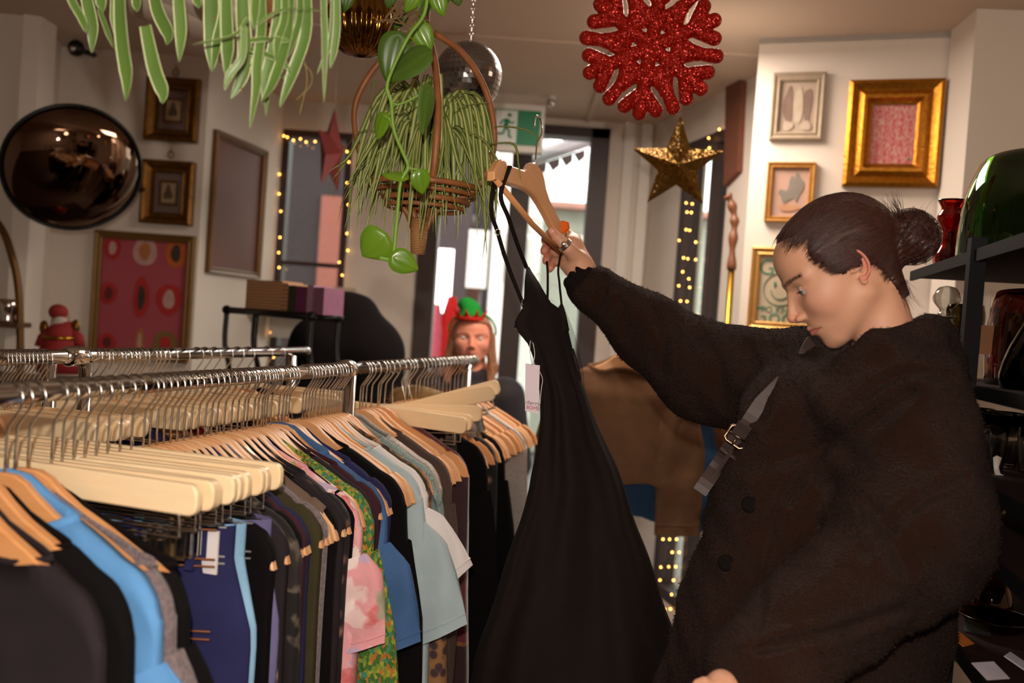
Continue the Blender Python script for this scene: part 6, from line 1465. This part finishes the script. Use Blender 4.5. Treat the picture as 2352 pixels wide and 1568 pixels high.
m.tube([hc + Vector((math.cos(a) * .050, math.sin(a) * .052, -.004)) for a in [i * 2 * PI / 24 for i in range(24)]], .009, 8, closed=True)
obj('pointed_trim', m, rdf, hb, smooth=False)
obj('band', MB().tube([EM @ Vector((-.005, math.sin(a) * .092, .045 + math.cos(a) * .092)) for a in [-1.7 + i * 3.4 / 24 for i in range(25)]], .005, 8), grn, hb)

# ---------------- hooded person turned away
hp_ = thing('person', Vector((P(800, 780, 3.45).x, P(800, 780, 3.45).y, 0)), 'person in a black hooded coat bending forward behind the rails', 'person')
def G(px, py, d, r): return (tuple(P(px, py, d)), r)
bx3 = P(800, 780, 3.45); L0 = lambda x, y, z, r: ((bx3.x + x, bx3.y + y, z), r)
hb_ = [[G(785, 735, 3.45, .085), G(790, 790, 3.45, .06)], [G(790, 790, 3.45, .07), L0(0, .05, 1.15, .12), L0(0.05, .05, .95, .12)], [L0(-.02, .05, .93, .08), L0(-.03, .05, .5, .06), L0(-.03, .05, .06, .045), L0(-.12, .02, .04, .035)], [L0(.12, .05, .93, .08), L0(.12, .05, .5, .06), L0(.12, .05, .06, .045), L0(.03, .02, .04, .035)]]
lo, hi = bounds(hb_, .01); v_, f_ = sdf_mesh(chain_sdf(hb_, .03), lo, hi, .012); o_ = obj('body', (v_, f_), skinmat('skin_hidden', SK), hp_); add_tint(o_, np.tile(np.array(lin(SK)[:3]), (len(v_), 1)))
hc_ = [[G(752, 712, 3.42, .03), G(785, 722, 3.43, .075), G(810, 738, 3.45, .095)], [G(805, 735, 3.45, .1), G(815, 800, 3.45, .11)], [G(735, 800, 3.42, .11), G(845, 815, 3.45, .125)], [G(735, 790, 3.4, .10), L0(-.12, -.03, 1.1, .14), L0(-.1, 0, .8, .16)], [G(845, 810, 3.45, .13), L0(.06, .04, 1.1, .18), L0(.05, .04, .8, .2)]]
lo, hi = bounds(hc_, .02); obj('hooded_coat', sdf_mesh(chain_sdf(hc_, .05), lo, hi, .01), simple('black_wool', (18, 12, 13), .95), hp_)
lt = [[L0(-.02, .05, .93, .1), L0(-.03, .05, .5, .08), L0(-.03, .05, .1, .065)], [L0(.12, .05, .93, .1), L0(.12, .05, .5, .08), L0(.12, .05, .1, .065)]]
lo, hi = bounds(lt, .01); obj('trousers', sdf_mesh(chain_sdf(lt, .02), lo, hi, .012), blk, hp_)
# ------------------------------------------------------------------ black shelf rack with boxes (behind far rail)
def pd(px, py, d): return P(px, py, d)
ra, rb_, rc = pd(521, 714, 3.25), pd(716, 724, 2.95), pd(778, 726, 3.1); zz = (ra.z + rb_.z) / 2
ra.z = rb_.z = rc.z = zz; rdv = ra + (rc - rb_)
rk = thing('black_tube_rack', Vector(((ra.x + rc.x) / 2, (ra.y + rc.y) / 2, 0)), 'black tubular metal rack with curved uprights holding boxes', 'rack')
obj('rail', MB().tube([ra, rb_], .012, 10), W['black'], rk); obj('rail', MB().tube([rb_, rc], .01, 10), W['black'], rk); obj('rail', MB().tube([rdv, rc], .012, 10), W['black'], rk); obj('rail', MB().tube([ra, rdv], .01, 10), W['black'], rk)
for p in (ra, rb_, rc, rdv):
    obj('knob', MB().sphere(p, .017, 10), W['black'], rk)
mid = ra.lerp(rb_, .37)
for p in (ra, mid, rb_, rc, rdv):
    obj('upright', MB().tube(bez([p, p + Vector((0, 0, -.12)), p + Vector((.025, 0, -.25)), Vector((p.x + .02, p.y, .9)), Vector((p.x, p.y, 0))], 6), .0095, 10), W['black'], rk)
obj('shelf_board', MB().quadbox(ra, rb_, rc, rdv, Zv, .006), W['black'], rk, smooth=False)
up = Zv * .008; bd_ = (rb_ - ra).normalized(); bn_ = (rdv - ra).normalized()
def onshelf(px0, px1, pyt, mat, name, lab, cat, dp=.12, off=.01):
    s0 = at2(ra, bd_, px0); s1 = at2(ra, bd_, px1); a = ra + bd_ * s0 + bn_ * off + up; b = ra + bd_ * s1 + bn_ * off + up
    h = Pw(px1, pyt, a, Vector((bd_.y, -bd_.x, 0))).z - a.z
    m = MB().quadbox(a, b, b + bn_ * dp, a + bn_ * dp, Zv, h); return tag(obj(name, m, mat, smooth=False), lab, cat), a, b, h
def at2(a, d, px):
    lo, hi = -1, 3
    for _ in range(40):
        m = (lo + hi) / 2
        if proj(a + d * m)[0] < px: lo = m
        else: hi = m
    return lo
t = NT('woven_pale_wood'); w1 = t.wave(16, t.co((1, 1, 0)), 0, 'X'); w2 = t.wave(30, t.co((0, 0, 1)), 0, 'Z'); t.col(t.mix(t.math('MULTIPLY', w2, .9), (206, 160, 116), (140, 92, 58))); t.bump(w2, .6, .004); t.set(rough=.7)
onshelf(558, 640, 645, t.m, 'woven_box', 'pale woven wooden box standing on black tube rack', 'box')
t2 = NT('striped_wood'); t2.col(t2.mix(t2.wave(24, t2.co((0, 0, 1)), 0, 'Z'), (196, 150, 112), (130, 78, 48))); onshelf(641, 654, 650, t2.m, 'striped_box', 'narrow striped box right beside the woven box', 'box')
for i, (a, b, t_, c, lab) in enumerate(((655, 671, 655, (44, 50, 24), 'dark green box next to striped box'), (672, 697, 658, (110, 30, 84), 'magenta box on the black tube rack'), (698, 712, 655, (168, 128, 150), 'pale mauve box on black tube rack'), (713, 737, 660, (140, 88, 116), 'dusty mauve box on black tube rack'))):
    onshelf(a, b, t_, simple('box_card_%d' % i, c, .6), 'card_box', lab, 'box')
# coral and cream boxes sit on the window ledge
ldg = thing('window_ledge', Vector(((w1a + w1b) / 2, BY - .1, .95)), 'white ledge under the left window', 'ledge'); lz = bx(760, 722, BY - .1).z
obj('board', MB().box(((w1a + w1b) / 2, BY - .125, lz - .015), (w1b - w1a + .1, .24, .03)), W['white'], ldg, smooth=False); obj('bracket', MB().box(((w1a + w1b) / 2, BY - .05, lz - .08), (.3, .08, .1)), W['white'], ldg, smooth=False)
for (a, b, t_, c, lab) in ((738, 772, 664, (190, 108, 84), 'coral box on window ledge left of the black hood'), (773, 812, 660, (196, 176, 152), 'cream box on window ledge above the black hood')):
    A_, B_ = bx(a, 700, BY - .1).x, bx(b, 700, BY - .1).x; tz_ = bx((a + b) / 2, t_, BY - .2).z
    single('card_box', MB().box(((A_ + B_) / 2, BY - .13, (lz + tz_) / 2), (B_ - A_, .14, tz_ - lz)), simple('box_' + lab[:5], c, .7), lab, 'box', smooth=False)
# ------------------------------------------------------------------ glass shelving on the right
fx = Vector((.73, 1.47, 0)); sd_ = Vector((-.2275, -1, 0)).normalized() * -1  # along the aisle edge, away from camera
sw_ = Vector((sd_.y, -sd_.x, 0))   # away from the aisle
e_far, e_near = fx + sd_ * .45, fx - sd_ * .75
sh = thing('shelf_unit', fx + sw_ * .2, 'black metal shelving unit full of coloured glass at the right edge', 'shelf')
pc_ = P(2234, 700, 1.47); fx = Vector((pc_.x, pc_.y, 0)); e_far, e_near = fx + sd_ * .5, fx - sd_ * .75
SWD = .42
shelfm = simple('dark_red_brown_board', (46, 24, 20), .75, spec=.15); mblk = simple('matt_black_metal', (15, 12, 13), .7, spec=.15)
LV = [.35, .72, 1.10, 1.363, 1.50, 1.715, 1.27]
for z_ in LV:
    a, b = e_near, e_far
    obj('shelf_board', MB().quadbox(a + Zv * z_, b + Zv * z_, b + sw_ * SWD + Zv * z_, a + sw_ * SWD + Zv * z_, -Zv, .012), shelfm, sh, smooth=False)
    obj('edge_rail', MB().quadbox(a + Zv * (z_ + .002), b + Zv * (z_ + .002), b - sw_ * .006 + Zv * (z_ + .002), a - sw_ * .006 + Zv * (z_ + .002), -Zv, .02), mblk, sh, smooth=False)
gG = glass('green_glass', (70, 120, 22), .02); gR = glass('red_glass', (170, 30, 16), .02); gA = glass('amber_glass', (196, 96, 20), .02); gC = glass('clear_glass', (235, 235, 230), .01); gY = glass('olive_glass', (120, 110, 20), .02); gK = glass('smoky_glass', (40, 30, 20), .03)
def sp(s, w, z): v = fx + sd_ * s + sw_ * w; return Vector((v.x, v.y, z + .001))
def vessel(name, label, cat, base, prof, mat, th=.004, n=40, parts=None):
    outer = prof; inner = [(max(0, r - th), z + (th if i == 0 else 0)) for i, (r, z) in reversed(list(enumerate(prof)))]
    r = thing(name, base, label, cat); obj('body', MB().lathe([(0, prof[0][1])] + outer + inner + [(0, prof[0][1] + th)], base, n), mat, r); return r
def bzp(pts, n=5): return [(v.x, v.y) for v in bez([Vector((a, b, 0)) for a, b in pts], n)]
for nme, p in (('post', fx), ('post', e_near), ('post', fx + sw_ * SWD + sd_ * .08), ('post', e_near + sw_ * SWD), ('post', e_far + sw_ * SWD)):
    obj(nme, MB().box((p.x, p.y, .868), (.024, .024, 1.736), Matrix.Rotation(-.22, 3, 'Z')), mblk, sh, smooth=False)
# large green glass dome on the top shelf
vessel('green_glass_bowl', 'large dark green glass vessel turned upside down on the top shelf', 'vase', sp(.17, .15, LV[5]), bzp([(.142, 0), (.14, .05), (.134, .11), (.118, .16), (.104, .182), (.08, .19), (.02, .192)]), gG, .006)
vessel('amber_bowl', 'amber glass bowl at far right of top shelf beside the green vessel', 'bowl', sp(-.2, .16, LV[5]), bzp([(.05, 0), (.07, .02), (.09, .06), (.1, .1)]), gA)
vessel('red_vase', 'narrow dark red glass vase with flared rim left of the green vessel', 'vase', sp(.33, .03, LV[5]), bzp([(.022, 0), (.026, .02), (.015, .045), (.015, .07), (.026, .095), (.019, .112), (.027, .13)]), gR, .003)
vessel('amber_vase', 'amber glass vase tucked behind the narrow red vase', 'vase', sp(.44, .06, LV[5]), bzp([(.03, 0), (.036, .03), (.026, .06), (.02, .08)]), gA)
vessel('glass_decanter', 'tall clear glass decanter with round stopper beside black post', 'decanter', sp(.36, .04, LV[4]), bzp([(.04, 0), (.044, .02), (.036, .05), (.018, .09), (.014, .115), (.021, .12), (.014, .125), (.012, .132), (.023, .146), (.026, .158), (.017, .175), (.004, .18)]), gC, .002)
vessel('olive_glass_goblet', 'olive glass goblet behind the hair at shelf height', 'goblet', sp(.46, .1, LV[4]), bzp([(.03, 0), (.006, .008), (.006, .04), (.03, .07), (.038, .12), (.034, .15)]), gY, .003)
r = vessel('amber_glass_cloche', 'upside-down amber rimmed glass vessel with paper tag on middle shelf', 'vase', sp(.14, .16, LV[4]), bzp([(.095, 0), (.098, .05), (.096, .11), (.09, .15), (.076, .165), (.01, .168)]), glass('dark_amber', (150, 66, 20), .02), .005)
tb = sp(.14, .16, LV[4] + .075) - sw_ * .103 - sd_ * .02; obj('tag', MB().box(tb, (.026, .003, .05), Matrix.Rotation(-.3, 3, 'Z')), simple('brown_tag', (130, 84, 44), .8), r, smooth=False); obj('tag_string', MB().tube([tb + Zv * .025, tb + Zv * .088], .0008, 4), whc, r)
vessel('dark_bottle', 'dark conical bottle with clear stopper in front of the tagged vessel', 'bottle', sp(-.04, .08, LV[4]), bzp([(.04, 0), (.044, .02), (.034, .06), (.014, .105), (.011, .125), (.015, .128), (.014, .14), (.004, .144)]), gK, .004)
vessel('olive_bottle', 'olive glass jar at the back of middle shelf', 'jar', sp(.26, .14, LV[4]), bzp([(.024, 0), (.028, .06), (.028, .12), (.024, .13)]), gY, .003)
GT = 'clear tumblers on the lower shelf'
for i, (s_, w_) in enumerate(((.16, .06), (.1, .09), (.04, .12), (.11, .16), (.03, .05))):
    b = sp(s_, w_, LV[3]); v = vessel('glass_tumbler', 'clear tall glass tumbler in the cluster on the lower shelf', 'glass', b, [(.021, 0), (.022, .003), (.026, .05), (.029, .092)], gC, .0018, 28); v['group'] = GT
vessel('yellow_glass_vase', 'small yellow glass pot under the tumbler shelf', 'vase', sp(.12, .08, LV[6]), bzp([(.024, 0), (.028, .012), (.02, .035), (.026, .06), (.03, .068)]), glass('yellow_glass', (190, 160, 20), .02), .003)
bt = P(2292, 1075, 1.44); m = MB().prism([(-.008, .016), (-.003, .02), (.004, .017), (.001, .002), (.004, -.008), (.017, -.014), (.016, -.019), (-.002, -.018), (-.006, 0)], .0015, Matrix.Translation(bt) @ Matrix.Rotation(-.3, 4, 'Z'))
btg = thing('boot_tag', bt, 'small white boot-shaped paper tag hanging below the tumbler shelf', 'tag'); obj('card', m, whc, btg)
obj('string', MB().tube([bt + Zv * .016, Vector((bt.x, bt.y, LV[3] - .012))], .0007, 4), whc, btg)
vessel('amber_decanter', 'amber glass decanter with long neck standing low at right', 'decanter', sp(.13, .1, LV[2]), bzp([(.03, 0), (.034, .02), (.026, .05), (.011, .075), (.009, .1), (.014, .108), (.009, .115), (.002, .12)]), gA, .002)
vessel('olive_plate', 'yellow olive glass dish low at the right', 'dish', sp(.03, .08, LV[2]), bzp([(.02, 0), (.04, .008), (.058, .026)]), gY, .004)
vessel('amber_vase', 'amber glass vase low beside the coat hem', 'vase', sp(.24, .07, LV[2]), bzp([(.03, 0), (.05, .05), (.03, .11), (.04, .14)]), gA, .003)
for (px, py, lab, c, w_, h_, an) in ((2205, 1465, 'small orange card tag tilted on the low amber glass', (196, 104, 36), .024, .02, .6), (2245, 1440, 'black tag with white stripe beside orange card', (22, 20, 20), .03, .02, -.5), (2275, 1540, 'folded white paper tag at bottom right', (196, 182, 186), .03, .02, .3), (2340, 1520, 'white paper corner at the bottom right edge', (196, 182, 186), .022, .022, .8)):
    c_ = Pz(px, py, LV[2] + .009); m = MB().box(c_, (w_ * 1.3, h_ * 1.6, .0015), Matrix.Rotation(an, 3, 'Z') @ Matrix.Rotation(.4, 3, 'X')); single('paper_tag', m, simple('tag_' + lab[:9], c, .7), lab, 'tag', smooth=False)

# ------------------------------------------------------------------ lights
def light(kind, name, loc, power, color=(1, 1, 1), size=None, rot=None, **kw):
    ld = bpy.data.lights.new(name, kind); ld.energy = power; ld.color = color
    if kind == 'AREA': ld.size = size
    elif kind in ('POINT', 'SPOT'): ld.shadow_soft_size = size or .02
    for k, v in kw.items(): setattr(ld, k, v)
    o = bpy.data.objects.new(name, ld); COL.objects.link(o); o.location = loc
    if rot: o.rotation_euler = rot
    return o
fl_ = light('SPOT', 'camera_flash', CAM + Vector((-.02, -.03, .1)), 60, (1, .9, .8), .012, spot_size=math.radians(110), spot_blend=.6); fl_.rotation_euler = cam.matrix_world.to_euler()
light('AREA', 'ambient_fill_back', (.5, -1.0, CZ - .05), 24, (1, .82, .66), .8)  # unseen ambient fill added behind the camera, no real fitting
light('POINT', 'room_fill', (.75, -.4, 2.15), 12, (1, .82, .68), .12)  # fill light added below the ceiling to brighten it
light('POINT', 'room_fill', (.6, 3.0, 2.3), 2.2, (1, .82, .66), .1)  # small added fill that lifts the right-hand walls
light('AREA', 'ambient_fill_front', (.3, 2.9, CZ - .05), 30, (1, .86, .74), .6)  # added fill raising the ambient level towards the door end
light('POINT', 'warm_fill_right', (1.3, 1.9, 2.35), 2.4, (1, .78, .55), .05)  # added warm fill for the right wall, stands for no lamp
w_ = bpy.data.worlds.new('sky'); scene.world = w_; w_.use_nodes = True; nt = w_.node_tree; bg = nt.nodes['Background']
sk_ = nt.nodes.new('ShaderNodeTexSky'); sk_.sky_type = 'HOSEK_WILKIE'; sk_.turbidity = 8; sk_.sun_direction = (.2, -.5, .8)
mx = nt.nodes.new('ShaderNodeMix'); mx.data_type = 'RGBA'; mx.inputs[0].default_value = .9; nt.links.new(sk_.outputs[0], mx.inputs[6]); mx.inputs[7].default_value = (1, .97, .93, 1)
nt.links.new(mx.outputs[2], bg.inputs[0]); bg.inputs[1].default_value = 5.5
